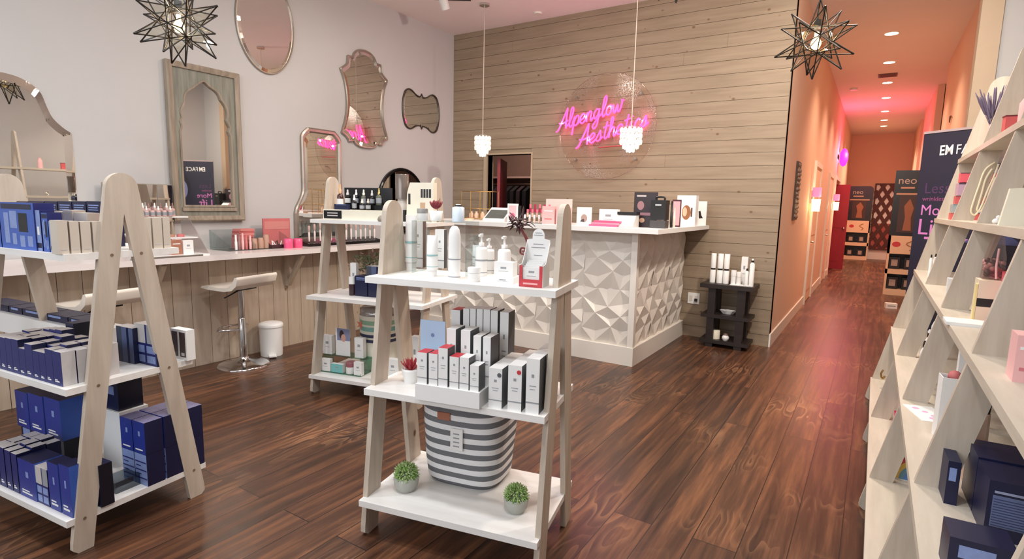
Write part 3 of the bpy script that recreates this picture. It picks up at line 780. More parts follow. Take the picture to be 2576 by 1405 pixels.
# ------------------------------------------------------------------ pink sign on its clear disc
sg = thing('neon_sign', 'pink cursive neon sign on a round clear acrylic disc on the wooden wall', 'sign', (-2.68, YB, 2.29))
disc = MB(); disc.lathe([(0.59, -0.003), (0.59, 0.003)], seg=72, M=Matrix.Translation((0, -0.06, 0)) @ Matrix.Rotation(PI / 2, 4, 'X'))
disc.obj('backing_disc', clear('sparkle_acrylic', (252, 249, 247), 0.0, 0.05, speckle=True), sg)
disc = MB(); disc.tube([(0.59 * math.cos(2 * PI * k / 72), -0.06, 0.59 * math.sin(2 * PI * k / 72)) for k in range(72)], 0.0035, 6, closed=True); disc.obj('polished_edge', clear('acrylic_edge', (235, 222, 218), 0.5), sg)
st = MB()
for a in (0.7, 2.4, 3.9, 5.5): st.lathe([(0.012, 0), (0.012, 0.062)], seg=12, M=Matrix.Translation((0.52 * math.cos(a), 0.0, 0.52 * math.sin(a))) @ Matrix.Rotation(PI / 2, 4, 'X'))
st.obj('standoff', CHROME, sg)
NEON = glow('pink_neon', (255, 74, 146), 1.7)
G = {
 'A': ([[(0, -.05), (.25, .1), (.55, .9), (.95, 2.0), (1.0, 2.0), (1.0, 1.0), (1.08, 0.0)], [(.25, .75), (.7, .65), (1.2, .8)]], 1.2),
 'l': ([[(0, .2), (.25, .7), (.45, 1.6), (.36, 2.05), (.2, 1.7), (.18, .5), (.3, 0), (.55, .25)]], .5),
 'p': ([[(0, .3), (.2, 1.0), (.14, .2), (.08, -.9)], [(.16, .5), (.4, 1), (.62, .8), (.58, .25), (.36, 0), (.2, .15)], [(.4, .02), (.75, .25)]], .72),
 'e': ([[(0, .3), (.4, .5), (.52, .8), (.34, 1), (.1, .75), (.1, .25), (.36, 0), (.7, .3)]], .66),
 'n': ([[(0, .3), (.14, 1), (.12, 0)], [(.13, .5), (.36, 1), (.54, .8), (.52, .2), (.62, 0), (.78, .25)]], .74),
 'g': ([[(.58, .8), (.34, 1), (.08, .6), (.22, .05), (.5, .4), (.58, 1), (.54, -.5), (.28, -.95), (.08, -.65), (.4, -.15), (.78, .3)]], .74),
 'o': ([[(.4, .95), (.12, .8), (.08, .25), (.32, 0), (.56, .3), (.52, .85), (.36, .95), (.5, .75), (.78, .8)]], .72),
 'w': ([[(0, .9), (.1, .2), (.26, .05), (.42, .8), (.5, .1), (.68, .1), (.82, .8), (.78, 1.1), (1.0, .95)]], .95),
 's': ([[(0, .2), (.3, .9), (.34, 1.05), (.42, .6), (.45, .2), (.25, 0), (.05, .15)], [(.4, .1), (.66, .3)]], .6),
 't': ([[(.3, 1.75), (.2, .4), (.32, 0), (.55, .25)], [(.0, 1.2), (.5, 1.28)]], .5),
 'h': ([[(.0, .2), (.3, 1.4), (.3, 1.95), (.16, 1.8), (.12, 0)], [(.14, .5), (.36, 1), (.54, .8), (.52, .2), (.62, 0), (.78, .25)]], .74),
 'i': ([[(0, .3), (.14, 1), (.13, .2), (.25, 0), (.42, .25)], [(.2, 1.38), (.21, 1.45)]], .4),
 'c': ([[(.5, .8), (.3, 1), (.08, .6), (.14, .15), (.38, 0), (.66, .3)]], .62),
}
def neon_word(word, start, end, xh):
    mb = MB(); x = 0.0; strokes = []
    for ch in word:
        S, adv = G[ch]
        for s_ in S: strokes.append([(x + a + 0.28 * b, b) for a, b in s_])
        x += adv
    L = math.hypot(end[0] - start[0], end[1] - start[1]); k = L / x
    ca, sa = (end[0] - start[0]) / L, (end[1] - start[1]) / L
    for s_ in strokes:
        pts = [Vector((a * k, b * xh, 0)) for a, b in s_]
        pts = smooth_path(pts, 4)
        mb.tube([(start[0] + p.x * ca - p.y * sa, -0.078, start[1] + p.x * sa + p.y * ca) for p in pts], 0.0105, 6)
    return mb.obj('neon_tube', NEON, sg)
neon_word('Alpenglow', (-0.63, -0.03), (0.20, 0.16), 0.105)
neon_word('Aesthetics', (-0.36, -0.23), (0.50, -0.02), 0.105)
tb = MB(); tb.tube([(-0.08, -0.07, -0.235), (0.42, -0.07, -0.215)], 0.006, 6); tb.obj('wire', paint('dusty_red_wire', (170, 60, 64), 0.5), sg)
for nx, nz in ((-0.55, 0.06), (-0.25, 0.12), (0.05, 0.20), (-0.2, -0.14), (0.12, -0.06), (0.42, 0.04)):
    lamp('POINT', 'neon_glow_light', (-2.68 + nx, YB - 0.10, 2.29 + nz), 1.7, (1.0, 0.16, 0.46), shadow_soft_size=0.012)

# ------------------------------------------------------------------ ceiling fittings
root = thing('track_light', 'white track light on the ceiling at the top edge, near the wall corner', 'ceiling light', (-3.95, 5.1, ZC))
MB().box(-0.35, 0.05, -0.02, 0.02, -0.03, 0.0).obj('track', BLACK, root, rotz=0.6)
h = MB(); h.lathe([(0.045, 0), (0.05, 0.12)], seg=16, M=Matrix.Translation((-0.2, -0.1, -0.12)) @ Matrix.Rotation(0.5, 4, 'X')); h.obj('lamp_head', WHITE, root)
tag(MB().lathe([(0.05, -0.02), (0.05, 0.0)], seg=24).obj('smoke_detector', TRIMW, loc=tuple(on(1353, 32, Z=ZC))), 'small round ceiling detector close to the top of the wooden wall', 'detector')
dl = None
for i, ly in enumerate((8.698, 10.321, 11.891, 13.43, 15.208, 16.638, 17.778)):
    lab = '%s recessed downlight counting from the shop into the corridor ceiling' % ORD[i]
    if dl is None:
        dl = thing('downlight', lab, 'downlight', (-0.045, ly, ZC), 0, 'recessed corridor downlights')
        MB().lathe([(0.075, -0.006), (0.085, 0.0)], seg=24, cap=False).obj('trim_ring', TRIMW, dl)
        MB().lathe([(0.0001, -0.004), (0.072, -0.005)], seg=24, cap=False).obj('lens', glow('downlight_lens', (255, 226, 180), 16.0), dl)
    else: dup(dl, (-0.045, ly, ZC), label=lab)
root = thing('ceiling_vent', 'dark square air vent between two corridor downlights', 'vent', (-0.05, 11.25, ZC))
mb = MB(); mb.box(-0.13, 0.13, -0.13, 0.13, -0.012, 0.0)
for k in range(6): mb.box(-0.11, 0.11, -0.11 + k * 0.04, -0.09 + k * 0.04, -0.016, -0.012)
mb.obj('grille', paint('vent_brown', (110, 74, 58), 0.6), root)
tag(MB().lathe([(0.06, -0.03), (0.06, 0.0)], seg=20).obj('smoke_detector', TRIMW, loc=(-0.55, 12.2, ZC)), 'round smoke detector on the corridor ceiling by the pink glow', 'detector')
# corridor wall lights
def sconce(label, y, z):
    root = thing('wall_sconce', label, 'wall lamp', (XC0, y, z), 0, 'corridor wall sconces')
    MB().box(0.0, 0.03, -0.05, 0.05, -0.09, 0.09).obj('backplate', CHROME, root, bevel=0.004)
    MB().lathe([(0.05, 0.0), (0.055, 0.17)], (0.085, 0, -0.20), 18).obj('lower_shade', glow('sconce_white', (255, 226, 160), 3.0), root)
    MB().lathe([(0.055, 0.0), (0.055, 0.13)], (0.085, 0, 0.0), 18).obj('upper_shade', glow('sconce_pink', (255, 120, 160), 1.1), root)
    lamp('POINT', 'sconce_light', (XC0 + 0.2, y, z - 0.1), 7, (1.0, 0.68, 0.36), shadow_soft_size=0.06)
sconce('wall sconce with pink upper and white lower glass, nearer the shop', 8.95, 1.58)
sconce('wall sconce with pink upper and white lower glass, farther along by the red door', 13.5, 1.60)
root = thing('accent_lamp', 'glowing magenta oval lamp high on the corridor wall above the red door', 'wall lamp', (XC0, 14.35, 2.55))
MB().box(0.0, 0.03, -0.05, 0.05, -0.12, 0.12).obj('backplate', CHROME, root)
MB().lathe([(0.0001, -0.2), (0.05, -0.17), (0.085, -0.05), (0.08, 0.07), (0.045, 0.16), (0.0001, 0.19)], (0.10, 0, 0), 18).obj('shade', glow('magenta_shade', (226, 50, 232), 1.3), root)
# slim carved art panel
root = thing('wall_art', 'slim dark carved art panel on the left corridor wall', 'wall art', (XC0, 7.28, 1.61))
mb = MB(); mb.box(0.0, 0.02, -0.16, 0.16, -0.33, 0.33); mb.obj('backing', paint('art_brown', (74, 54, 44), 0.6), root)
mb = MB(); r2 = random.Random(5)
for i in range(6):
    for j in range(12):
        y_, z_ = -0.125 + i * 0.05, -0.29 + j * 0.053
        if r2.random() < 0.75: mb.lathe([(0.021, 0), (0.012, 0.012)], seg=7, M=Matrix.Translation((0.02, y_ + r2.uniform(-.008, .008), z_ + r2.uniform(-.01, .01))) @ Matrix.Rotation(PI / 2, 4, 'Y'))
mb.obj('carved_rosettes', paint('art_silver_grey', (150, 132, 118), 0.5), root)
# power outlet
root = thing('wall_outlet', 'white square power outlet on the wooden wall beside the black table', 'outlet', (-1.585, YB, 0.42))
MB().box(-0.062, 0.062, -0.009, 0.0, -0.06, 0.06).obj('cover_plate', WHITE, root, bevel=0.003)
mb = MB()
for x in (-0.028, 0.028): mb.box(x - 0.016, x + 0.016, -0.011, -0.009, -0.03, 0.03)
mb.obj('socket', paint('socket_ivory', (214, 206, 198), 0.5), root)
MB().box(0.014, 0.042, -0.03, -0.011, -0.03, 0.0).obj('plug', BLACK, root, bevel=0.003)

# ------------------------------------------------------------------ goods: helpers
def spec(un, x0, x1, yt, z, v=None, yb=None):
    if v is None: v = un.v_at((x0 + x1) / 2, yb, z)
    a, b = un.u_at(x0, v, z), un.u_at(x1, v, z)
    m = un.w((a + b) / 2, v, z)
    return dict(un=un, a=a, b=b, v=v, z=z, w=b - a, h=height_at(yt, m), P=m)
def v_for_x(un, u, z, x):
    lo, hi = -1.5, 1.5
    for _ in range(50):
        m = (lo + hi) / 2
        if proj(un.w(u, m, z))[0] < x: lo = m
        else: hi = m
    return lo
STY = {   # front, right side, top, left side, deco list (x0,x1,z0,z1 as fractions, material)
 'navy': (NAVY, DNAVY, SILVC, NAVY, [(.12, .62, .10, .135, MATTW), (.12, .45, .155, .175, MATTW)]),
 'navyblue': (paint('royal_navy_carton', (36, 52, 138), 0.4, var=0.1), BLUE, DNAVY, NAVY, [(.15, .75, .10, .14, MATTW), (.15, .6, .17, .20, MATTW), (.45, .6, .55, .70, LBLUE)]),
 'navytext': (DNAVY, DNAVY, DNAVY, DNAVY, [(.12, .88, .90, .925, LBLUE), (.12, .80, .85, .87, LBLUE), (.12, .84, .80, .82, LBLUE)]),
 'darkbox': (DNAVY, paint('near_black_carton', (14, 15, 30), 0.4), DNAVY, DNAVY, [(.15, .7, .55, .85, LBLUE)]),
 'printblue': (LBLUE, DNAVY, DNAVY, NAVY, [(.04, .96, .20, .24, NAVY), (.04, .96, .46, .50, NAVY), (.04, .96, .72, .76, NAVY), (.1, .5, .60, .63, NAVY), (.1, .5, .34, .37, NAVY)]),
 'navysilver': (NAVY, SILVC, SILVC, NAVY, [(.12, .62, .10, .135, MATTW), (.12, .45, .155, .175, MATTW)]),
 'stack': (paint('royal_navy_carton', (36, 52, 138)), DNAVY, paint('lilac_grey_top', (120, 116, 150), .4), NAVY, [(.15, .75, .10, .14, MATTW), (.45, .6, .55, .70, LBLUE)]),
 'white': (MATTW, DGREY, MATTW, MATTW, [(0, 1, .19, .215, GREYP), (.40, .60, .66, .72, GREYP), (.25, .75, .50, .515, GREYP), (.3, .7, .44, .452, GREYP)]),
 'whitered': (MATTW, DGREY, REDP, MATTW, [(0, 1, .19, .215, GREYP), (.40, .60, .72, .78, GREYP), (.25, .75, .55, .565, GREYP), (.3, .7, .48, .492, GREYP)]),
 'plain': (MATTW, MATTW, MATTW, MATTW, [(.35, .65, .55, .68, GREYP), (.25, .75, .38, .40, GREYP)]),
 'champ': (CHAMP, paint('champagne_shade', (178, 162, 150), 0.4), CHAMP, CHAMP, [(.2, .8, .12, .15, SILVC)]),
 'gift': (BLUE, NAVY, DNAVY, NAVY, [(.06, .94, .86, .97, DNAVY), (.12, .26, .12, .78, LBLUE), (.30, .50, .45, .82, LBLUE), (.55, .80, .38, .78, BLACK), (.34, .46, .10, .34, LBLUE), (.56, .70, .06, .30, LBLUE), (.78, .92, .08, .30, LBLUE)]),
 'lilac': (LBLUE, NAVY, NAVY, LBLUE, [(.1, .9, .08, .2, DNAVY), (.3, .7, .4, .6, MATTW)]),
 'pinkbox': (PINKC, PINKC, PINKC, PINKC, [(.15, .85, .70, .76, MATTW), (.2, .8, .25, .32, paint('pink_print', (206, 120, 124), 0.6))]),
 'winbox': (MATTW, MATTW, MATTW, MATTW, [(.08, .44, .10, .92, paint('brown_window', (74, 56, 48), 0.3)), (.56, .92, .10, .92, paint('brown_window', (74, 56, 48), 0.3)), (.16, .36, .14, .24, MATTW), (.64, .84, .14, .24, MATTW)]),
 'squares': (NAVY, DNAVY, SILVC, NAVY, [(.06, .44, .06, .24, LBLUE), (.54, .94, .06, .24, LBLUE), (.06, .44, .30, .48, LBLUE), (.54, .94, .30, .48, LBLUE), (0, .5, .54, 1, SILVC), (.58, 1, .54, 1, GREYP)]),
 'greyblue': (paint('grey_blue_carton', (86, 96, 128), 0.45, var=0.15), DNAVY, SILVC, GREYP, [(.0, .3, 0, 1, paint('slate', (66, 70, 84), 0.5)), (.62, .74, 0, 1, DNAVY)]),
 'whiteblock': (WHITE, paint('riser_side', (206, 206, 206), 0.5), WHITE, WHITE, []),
}
def carton_mesh(name, w, d, h, style):
    fr, ri, tp, le, deco = STY[style]
    mats = [fr, ri, tp, le]
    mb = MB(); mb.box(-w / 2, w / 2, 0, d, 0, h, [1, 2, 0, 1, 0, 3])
    for (a, b, c, e, m) in deco:
        if m not in mats: mats.append(m)
        mb.box(-w / 2 + a * w, -w / 2 + b * w, -0.0006, 0.0, c * h, e * h, mats.index(m))
    return mb.obj(name, mats)
def carton(label, s, d, style, group=None, name='carton', cat='carton', h=None, dz=0.0, twist=0.0):
    o = carton_mesh(name, max(s['w'] - 0.0015, 0.004), d, h or s['h'], style)
    o.location = s['P'] + Vector((0, 0, dz)); o.rotation_euler = (0, 0, s['un'].th + twist)
    return tag(o, label, cat, group)
def vessel(label, s, kind, group=None, cap=None, body=None, name='bottle', cat='bottle', mark=GREYP):
    """bottles, tubes, jars: an Empty with body and cap"""
    r = s['w'] / 2; h = s['h']; un = s['un']
    p = un.w((s['a'] + s['b']) / 2, s['v'] + r, s['z'])
    root = thing(name, label, cat, tuple(p), un.th, group)
    B = body or MATTW; K = cap or MATTW
    if kind == 'tube':            # stands on its cap, flat crimp on top
        MB().lathe([(r * .82, 0), (r * .86, h * .16)], seg=20).obj('cap', K, root)
        mb = MB(); vs = []; fs = []; n = 20; st = [(h * .16, 1, 1), (h * .5, 1, .95), (h * .8, 1.02, .6), (h * .95, 1.04, .18), (h, 1.04, .10)]
        for z, kx, ky in st:
            for i in range(n): a = 2 * PI * i / n; vs.append((r * kx * math.cos(a), r * ky * math.sin(a), z))
        for k in range(len(st) - 1):
            for i in range(n): fs.append((k * n + i, k * n + (i + 1) % n, (k + 1) * n + (i + 1) % n, (k + 1) * n + i))
        mb.add(vs, fs, 0, True); mb.add(vs[-n:], [list(range(n))]); mb.obj('body', B, root)
        MB().lathe([(r * 1.012, h * .24), (r * 1.012, h * .255)], seg=20, cap=False).lathe([(r * 1.006, h * .5), (r * 1.006, h * .54)], seg=20, cap=False).obj('printed_band', mark, root)
    elif kind == 'bullet':        # round-topped stick
        MB().lathe([(r, 0), (r, h * .66), (r * .98, h * .8), (r * .8, h * .93), (r * .45, h * .99), (.0001, h)], seg=20, sy=.75).obj('body', B, root)
        MB().lathe([(r * 1.012, h * .36), (r * 1.012, h * .385)], seg=20, cap=False, sy=.76).lathe([(r * 1.01, h * .03), (r * 1.01, h * .05)], seg=20, cap=False, sy=.76).obj('printed_band', mark, root)
    elif kind == 'pump':
        MB().lathe([(r * .96, 0), (r, h * .02), (r, h * .62), (r * .85, h * .68), (r * .35, h * .70), (r * .35, h * .72)], seg=20).obj('body', B, root)
        MB().lathe([(r * .45, h * .71), (r * .45, h * .79), (r * .16, h * .80), (r * .16, h * .92), (r * .30, h * .93), (r * .30, h)], seg=14).box(-r * .16, r * .16, -r * .95, 0, h * .935, h * .985).obj('pump_head', K, root)
        MB().lathe([(r * 1.01, h * .08), (r * 1.01, h * .10)], seg=20, cap=False).lathe([(r * 1.01, h * .36), (r * 1.01, h * .40)], seg=20, cap=False).obj('printed_band', mark, root)
    elif kind == 'jar':
        MB().lathe([(r * .94, 0), (r, h * .05), (r, h * .6)], seg=24).obj('body', B, root)
        MB().lathe([(r * 1.03, h * .61), (r * 1.03, h * .95), (r * .95, h)], seg=24).obj('lid', K, root)
    elif kind == 'dropper':
        MB().lathe([(r * .95, 0), (r, h * .03), (r, h * .50), (r * .8, h * .58), (r * .42, h * .60), (r * .42, h * .64)], seg=18).obj('body', B, root)
        MB().lathe([(r * .5, h * .63), (r * .5, h * .78), (r * .3, h * .80), (r * .34, h * .93), (r * .2, h)], seg=14).obj('cap', K, root)
        MB().lathe([(r * 1.01, h * .12), (r * 1.01, h * .42)], seg=18, cap=False).obj('paper_label', mark, root)
    elif kind == 'cyl':           # straight bottle with a tall cap over a dark waist
        MB().lathe([(r, 0), (r, h * .42), (r * .8, h * .44)], seg=20).obj('body', B, root)
        MB().lathe([(r * .75, h * .44), (r * .75, h * .50)], seg=20).obj('collar', BLACK, root)
        MB().lathe([(r * .92, h * .50), (r * .92, h * .995), (r * .85, h)], seg=20).obj('cap', K, root)
    elif kind == 'spray':
        MB().lathe([(r, 0), (r, h * .80), (r * .55, h * .86), (r * .5, h * .88)], seg=18).obj('body', B, root)
        MB().lathe([(r * .55, h * .87), (r * .55, h * .94)], seg=14).obj('collar', BLACK, root)
        MB().lathe([(r * .42, h * .94), (r * .46, h * .97), (r * .3, h)], seg=14).obj('cap', K, root)
    return root
def nth(i): return ORD[i]

# ------------------------------------------------------------------ navy display on the left
Z1, Z2, Z3 = UL.zs
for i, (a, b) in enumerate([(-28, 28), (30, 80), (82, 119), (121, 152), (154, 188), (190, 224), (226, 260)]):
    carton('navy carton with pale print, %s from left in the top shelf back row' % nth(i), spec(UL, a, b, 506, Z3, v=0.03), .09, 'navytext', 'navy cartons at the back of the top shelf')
carton('blue gift pack cut by the left edge of the photo on the top shelf', spec(UL, -34, 5, 512, Z3, v=-.205), .06, 'gift', name='gift_pack', cat='gift pack')
carton('bright blue gift pack with a black bottle printed on it, on the top shelf', spec(UL, 7, 93, 509, Z3, v=-.205), .07, 'gift', name='gift_pack', cat='gift pack')
for i, (a, b, t, st) in enumerate([(95, 108, 528, 'lilac'), (111, 126, 535, 'gift'), (128, 145, 556, 'lilac')]):
    carton('slim blue carton, %s to the right of the big blue gift pack' % nth(i), spec(UL, a, b, t, Z3, v=-.20), .05, st)
ULR = Unit(*UL.w(.933 - .014, 0, 0)[:2], UL.th + PI / 2)      # the right-hand end of the shelf, faced from the side
for i, (a, b, t) in enumerate([(149, 176, 554), (180, 204, 556), (207, 233, 557), (237, 262, 557), (360, 384, 548), (387, 411, 547), (413, 431, 546)]):
    carton('champagne carton, %s from the front along the right end of the top shelf' % nth(i), spec(ULR, a, b, t, Z3, v=0), .05, 'champ', 'champagne cartons on the top shelf')
for i, (a, b, t) in enumerate([(130, 163, 531), (165, 189, 528), (192, 227, 535)]):
    carton('champagne carton in the inner row of the top shelf, %s from the left' % nth(i), spec(UL, a, b, t, Z3, v=-.06), .05, 'champ', 'champagne cartons on the top shelf')
# middle shelf: rows of silver-topped navy cartons
xs = [-12, 5, 20, 35, 52, 68, 87, 103, 119, 137, 160]
yt = [845, 848, 850, 853, 876, 865, 882, 886, 878, 884]
rr = random.Random(4)
for row in range(4):
    for i in range(10):
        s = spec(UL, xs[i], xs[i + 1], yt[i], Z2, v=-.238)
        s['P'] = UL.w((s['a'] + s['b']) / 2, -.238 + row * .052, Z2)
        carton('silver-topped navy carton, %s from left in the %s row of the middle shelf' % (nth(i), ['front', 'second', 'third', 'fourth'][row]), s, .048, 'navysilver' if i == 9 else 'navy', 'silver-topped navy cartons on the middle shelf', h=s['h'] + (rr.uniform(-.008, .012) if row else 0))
vr = .08
s = spec(UL, -50, 236, 800, Z2, v=vr)
RH = height_at(806, UL.w(UL.u_at(100, vr, Z2), vr, Z2))
tag(carton('long white riser block at the back of the middle shelf, under flat navy boxes', s, .16, 'whiteblock', name='riser_block', cat='riser', h=RH), s and 'long white riser block at the back of the middle shelf, under flat navy boxes', 'riser')
for i, (a, b) in enumerate([(-44, 22), (24, 56), (58, 112), (114, 171), (173, 226)]):
    s = spec(UL, a, b, 790, Z2 + RH, v=vr + .03)
    carton('flat navy box lying on the white riser, %s from the left' % nth(i), s, .11, 'darkbox', 'flat navy boxes on the riser', h=.035)
carton('black and navy upright carton between the silver-topped rows and the white riser', spec(UL, 172, 192, 812, Z2, v=-.02), .07, 'darkbox')
carton('slate blue carton at the right end of the middle shelf, seen between the legs', spec(UL, 298, 339, 822, Z2, yb=911), .05, 'greyblue')
carton('carton with four pale squares on navy, right end of the middle shelf', spec(UL, 344, 396, 816, Z2, yb=917), .05, 'squares')
carton('white window carton with two brown panes beyond the right leg of the navy display', spec(UL, 432, 472, 828, Z2, yb=903), .04, 'winbox')
# bottom shelf
for row in range(3):
    for i, (a, b, t) in enumerate([(-14, 3, 1120), (4, 18, 1124), (20, 34, 1132), (36, 50, 1140)]):
        s = spec(UL, a, b, t, Z1, v=-.265); s['P'] = UL.w((s['a'] + s['b']) / 2, -.265 + row * .055, Z1)
        carton('silver-topped navy carton, %s from the left in the %s row of the bottom shelf' % (nth(i), ['front', 'second', 'third'][row]), s, .051, 'navy', 'navy cartons on the bottom shelf', h=s['h'] + (rr.uniform(-.01, .01) if row else 0))
carton('wide blue printed carton in the front row of the bottom shelf', spec(UL, 52, 94, 1158, Z1, v=-.265), .10, 'navyblue')
carton('small navy carton with a pale window, front row of the bottom shelf', spec(UL, 96, 126, 1176, Z1, v=-.262), .05, 'squares')
for i, (a, b) in enumerate([(128, 155), (158, 184)]):
    carton('tall royal blue carton, %s of the pair beside the front leg' % ['left', 'right'][i], spec(UL, a, b, 1164 + 6 * i, Z1, v=-.262), .06, 'navyblue', 'tall royal blue cartons by the front leg')
HL = spec(UL, 60, 165, 1082, Z1, v=-.03)['h']
for i, (a, b) in enumerate([(58, 90), (92, 125), (127, 165)]):
    carton('dark navy carton in the lower layer at the back left, %s from left' % nth(i), spec(UL, a, b, 1082, Z1, v=-.03), .16, 'darkbox', 'lower layer of large navy cartons', h=HL)
for i, (a, b, t) in enumerate([(45, 76, 984), (78, 115, 992), (118, 158, 1002)]):
    carton('large royal blue carton in the upper layer at the back left, %s from left' % nth(i), spec(UL, a, b, t, Z1 + HL, v=-.05), .17, 'navyblue', 'upper layer of large blue cartons')
s0 = spec(UL, 312, 373, 1135, Z1, yb=1212)
ue = s0['b']; d1 = v_for_x(UL, ue, Z1, 418) - s0['v']; d2 = v_for_x(UL, ue, Z1, 516) - s0['v'] - d1
d1 = min(max(d1, .08), .2); d2 = min(max(d2, .08), .24)
hl = s0['h']
for k, (dv, d) in enumerate([(0, d1), (d1 + .004, d2 - .004)]):
    for i, (a, b) in enumerate([(312, 342), (343, 373)]):
        s = spec(UL, a, b, 1135, Z1, v=s0['v']); s['P'] = UL.w((s['a'] + s['b']) / 2, s0['v'] + dv, Z1)
        carton('%s stack of large navy cartons by the right leg, lower %s carton' % (['front', 'rear'][k], ['left', 'right'][i]), s, d - .003, 'printblue', 'stacked large navy cartons by the right leg', h=hl)
        s2 = dict(s); s2['P'] = s['P'] + Vector((0, 0, hl + .001))
        carton('%s stack of large navy cartons by the right leg, upper %s carton' % (['front', 'rear'][k], ['left', 'right'][i]), s2, d - .003, 'stack', 'stacked large navy cartons by the right leg', h=hl * 1.02)
s = spec(UL, 262, 310, 1031, Z1, v=.08)
tag(carton('x', s, .13, 'whiteblock', name='riser_block', cat='riser'), 'white plinth block at the back of the bottom shelf carrying one dark navy box', 'riser')
s2 = spec(UL, 266, 300, 960, Z1 + s['h'], v=.09)
carton('dark navy box alone on the white plinth at the back of the bottom shelf', s2, .11, 'darkbox')
o = MB().box(-.05, .05, 0, .10, 0, .05).obj('acrylic_block', clear('grey_acrylic', (190, 200, 206), .2), loc=tuple(UL.w(UL.u_at(275, -.08, Z1), -.08, Z1)), rotz=UL.th)
tag(o, 'low clear acrylic block in the middle of the bottom shelf of the navy display', 'acrylic block')
carton('near-black carton tucked behind the front right leg on the bottom shelf', spec(UL, 226, 256, 1166, Z1, yb=1270), .05, 'darkbox')

# ------------------------------------------------------------------ front display: top shelf
Z1, Z2, Z3 = UF.zs
TEALP = paint('pale_teal_print', (150, 190, 190), .6)
vessel('tallest white tube standing on its cap at the left end of the front top shelf', spec(UF, 1014, 1040, 541, Z3, yb=682), 'tube', mark=TEALP, name='cream_tube', cat='tube')
vessel('white tube on its cap, second from the left along the front edge', spec(UF, 1068, 1093, 592, Z3, yb=696), 'tube', mark=TEALP, name='cream_tube', cat='tube')
vessel('white round-topped stick with a dark band at the middle of the top shelf', spec(UF, 1121, 1150, 568, Z3, yb=702), 'bullet', name='sun_stick', cat='stick')
carton('white carton printed with a brown bottle, behind the two tubes', spec(UF, 1038, 1064, 556, Z3, yb=672), .03, 'white', name='printed_carton')
carton('white carton with dark lower print, left of the round-topped stick', spec(UF, 1094, 1117, 577, Z3, yb=674), .03, 'squares' if False else 'white')
va = .0
va = .035
ar = spec(UF, 1036, 1172, 556, Z3, v=va)
rs = thing('acrylic_riser', 'clear acrylic riser at the back left of the front top shelf', 'riser', tuple(ar['P']), UF.th)
w2 = ar['w'] / 2
MB().box(-w2, w2, 0, .13, ar['h'] - .004, ar['h']).obj('platform', ACRYL, rs)
for x in (-w2, w2 - .004): MB().box(x, x + .004, 0, .13, 0, ar['h'] - .004).obj('side_panel', ACRYL, rs)
zr = Z3 + ar['h']
vessel('grey-capped white bottle on the acrylic riser, next to the red rosette', spec(UF, 1044, 1068, 524, zr, v=.055), 'jar', cap=paint('grey_cap', (150, 146, 142), .4))
vessel('pale blue tipped bottle at the right end of the acrylic riser', spec(UF, 1132, 1160, 513, zr, v=.055), 'spray', body=paint('pale_blue_white', (206, 216, 226), .4))
s = spec(UF, 1073, 1104, 530, zr, v=.055)
pt = thing('potted_rosette', 'dark red rosette plant in a white pot on the acrylic riser', 'plant', tuple(UF.w((s['a'] + s['b']) / 2, .055 + s['w'] / 2, zr)), UF.th)
MB().lathe([(s['w'] * .40, 0), (s['w'] * .5, s['h']), (s['w'] * .44, s['h']), (s['w'] * .40, s['h'] * .85)], seg=20).obj('pot', MATTW, pt)
def leaf(mb, M, L, W, bend=.3, m=0):
    n = 5; vs = []; fs = []
    for i in range(n + 1):
        t = i / n; wv = W * math.sin(PI * min(1, .12 + t * .88)) ** .8 * .5 + .0005
        z = L * t * math.cos(bend * t); y = L * t * math.sin(bend * t)
        vs += [(-wv, y, z), (0, y - W * .22, z), (wv, y, z), (0, y + W * .12, z)]
    for i in range(n):
        a = i * 4
        for k in range(4): fs.append((a + k, a + (k + 1) % 4, a + 4 + (k + 1) % 4, a + 4 + k))
    mb.add(vs, fs, m, True, M)
    mb.add(vs[:4], [(3, 2, 1, 0)], m, False, M); mb.add(vs[-4:], [(0, 1, 2, 3)], m, False, M)
mb = MB(); rz_ = s['w'] * .55
for ring_, (n, tilt, L) in enumerate([(10, 1.25, 1.0), (8, .85, .9), (6, .45, .75), (3, .1, .6)]):
    for i in range(n):
        M = Matrix.Translation((0, 0, s['h'] + rz_ * .25)) @ Matrix.Rotation(2 * PI * (i + .5 * (ring_ % 2)) / n, 4, 'Z') @ Matrix.Rotation(-tilt, 4, 'X')
        leaf(mb, M, rz_ * L * 1.25, rz_ * .75, -.5)
mb.obj('rosette', paint('dark_red_leaf', (140, 52, 60), .5, var=.2), pt)
vessel('small white jar at the front edge of the top shelf', spec(UF, 1171, 1200, 673, Z3, yb=709), 'jar', name='cream_jar', cat='jar')
vessel('small white tube on a dark cap behind the small jar', spec(UF, 1183, 1209, 617, Z3, yb=678), 'tube', name='cream_tube', cat='tube', cap=GREYP)
vessel('white pump bottle to the right of the small tube', spec(UF, 1211, 1237, 600, Z3, yb=688), 'pump', name='pump_bottle')
vessel('pale pump bottle in the back row, behind the small tube', spec(UF, 1190, 1218, 588, Z3, v=.06), 'pump', name='pump_bottle')
vessel('pale pump bottle in the back row, above the wide white carton', spec(UF, 1246, 1277, 594, Z3, v=.04), 'pump', name='pump_bottle')
s = spec(UF, 1236, 1292, 697, Z3, yb=713)
tag(carton('x', s, .09, 'plain', name='display_tray', cat='tray'), 'low white tray under the wide white carton', 'tray')
carton('wide white carton standing on a low tray on the top shelf', spec(UF, 1242, 1290, 659, Z3 + s['h'], v=s['v'] + .015), .05, 'plain')
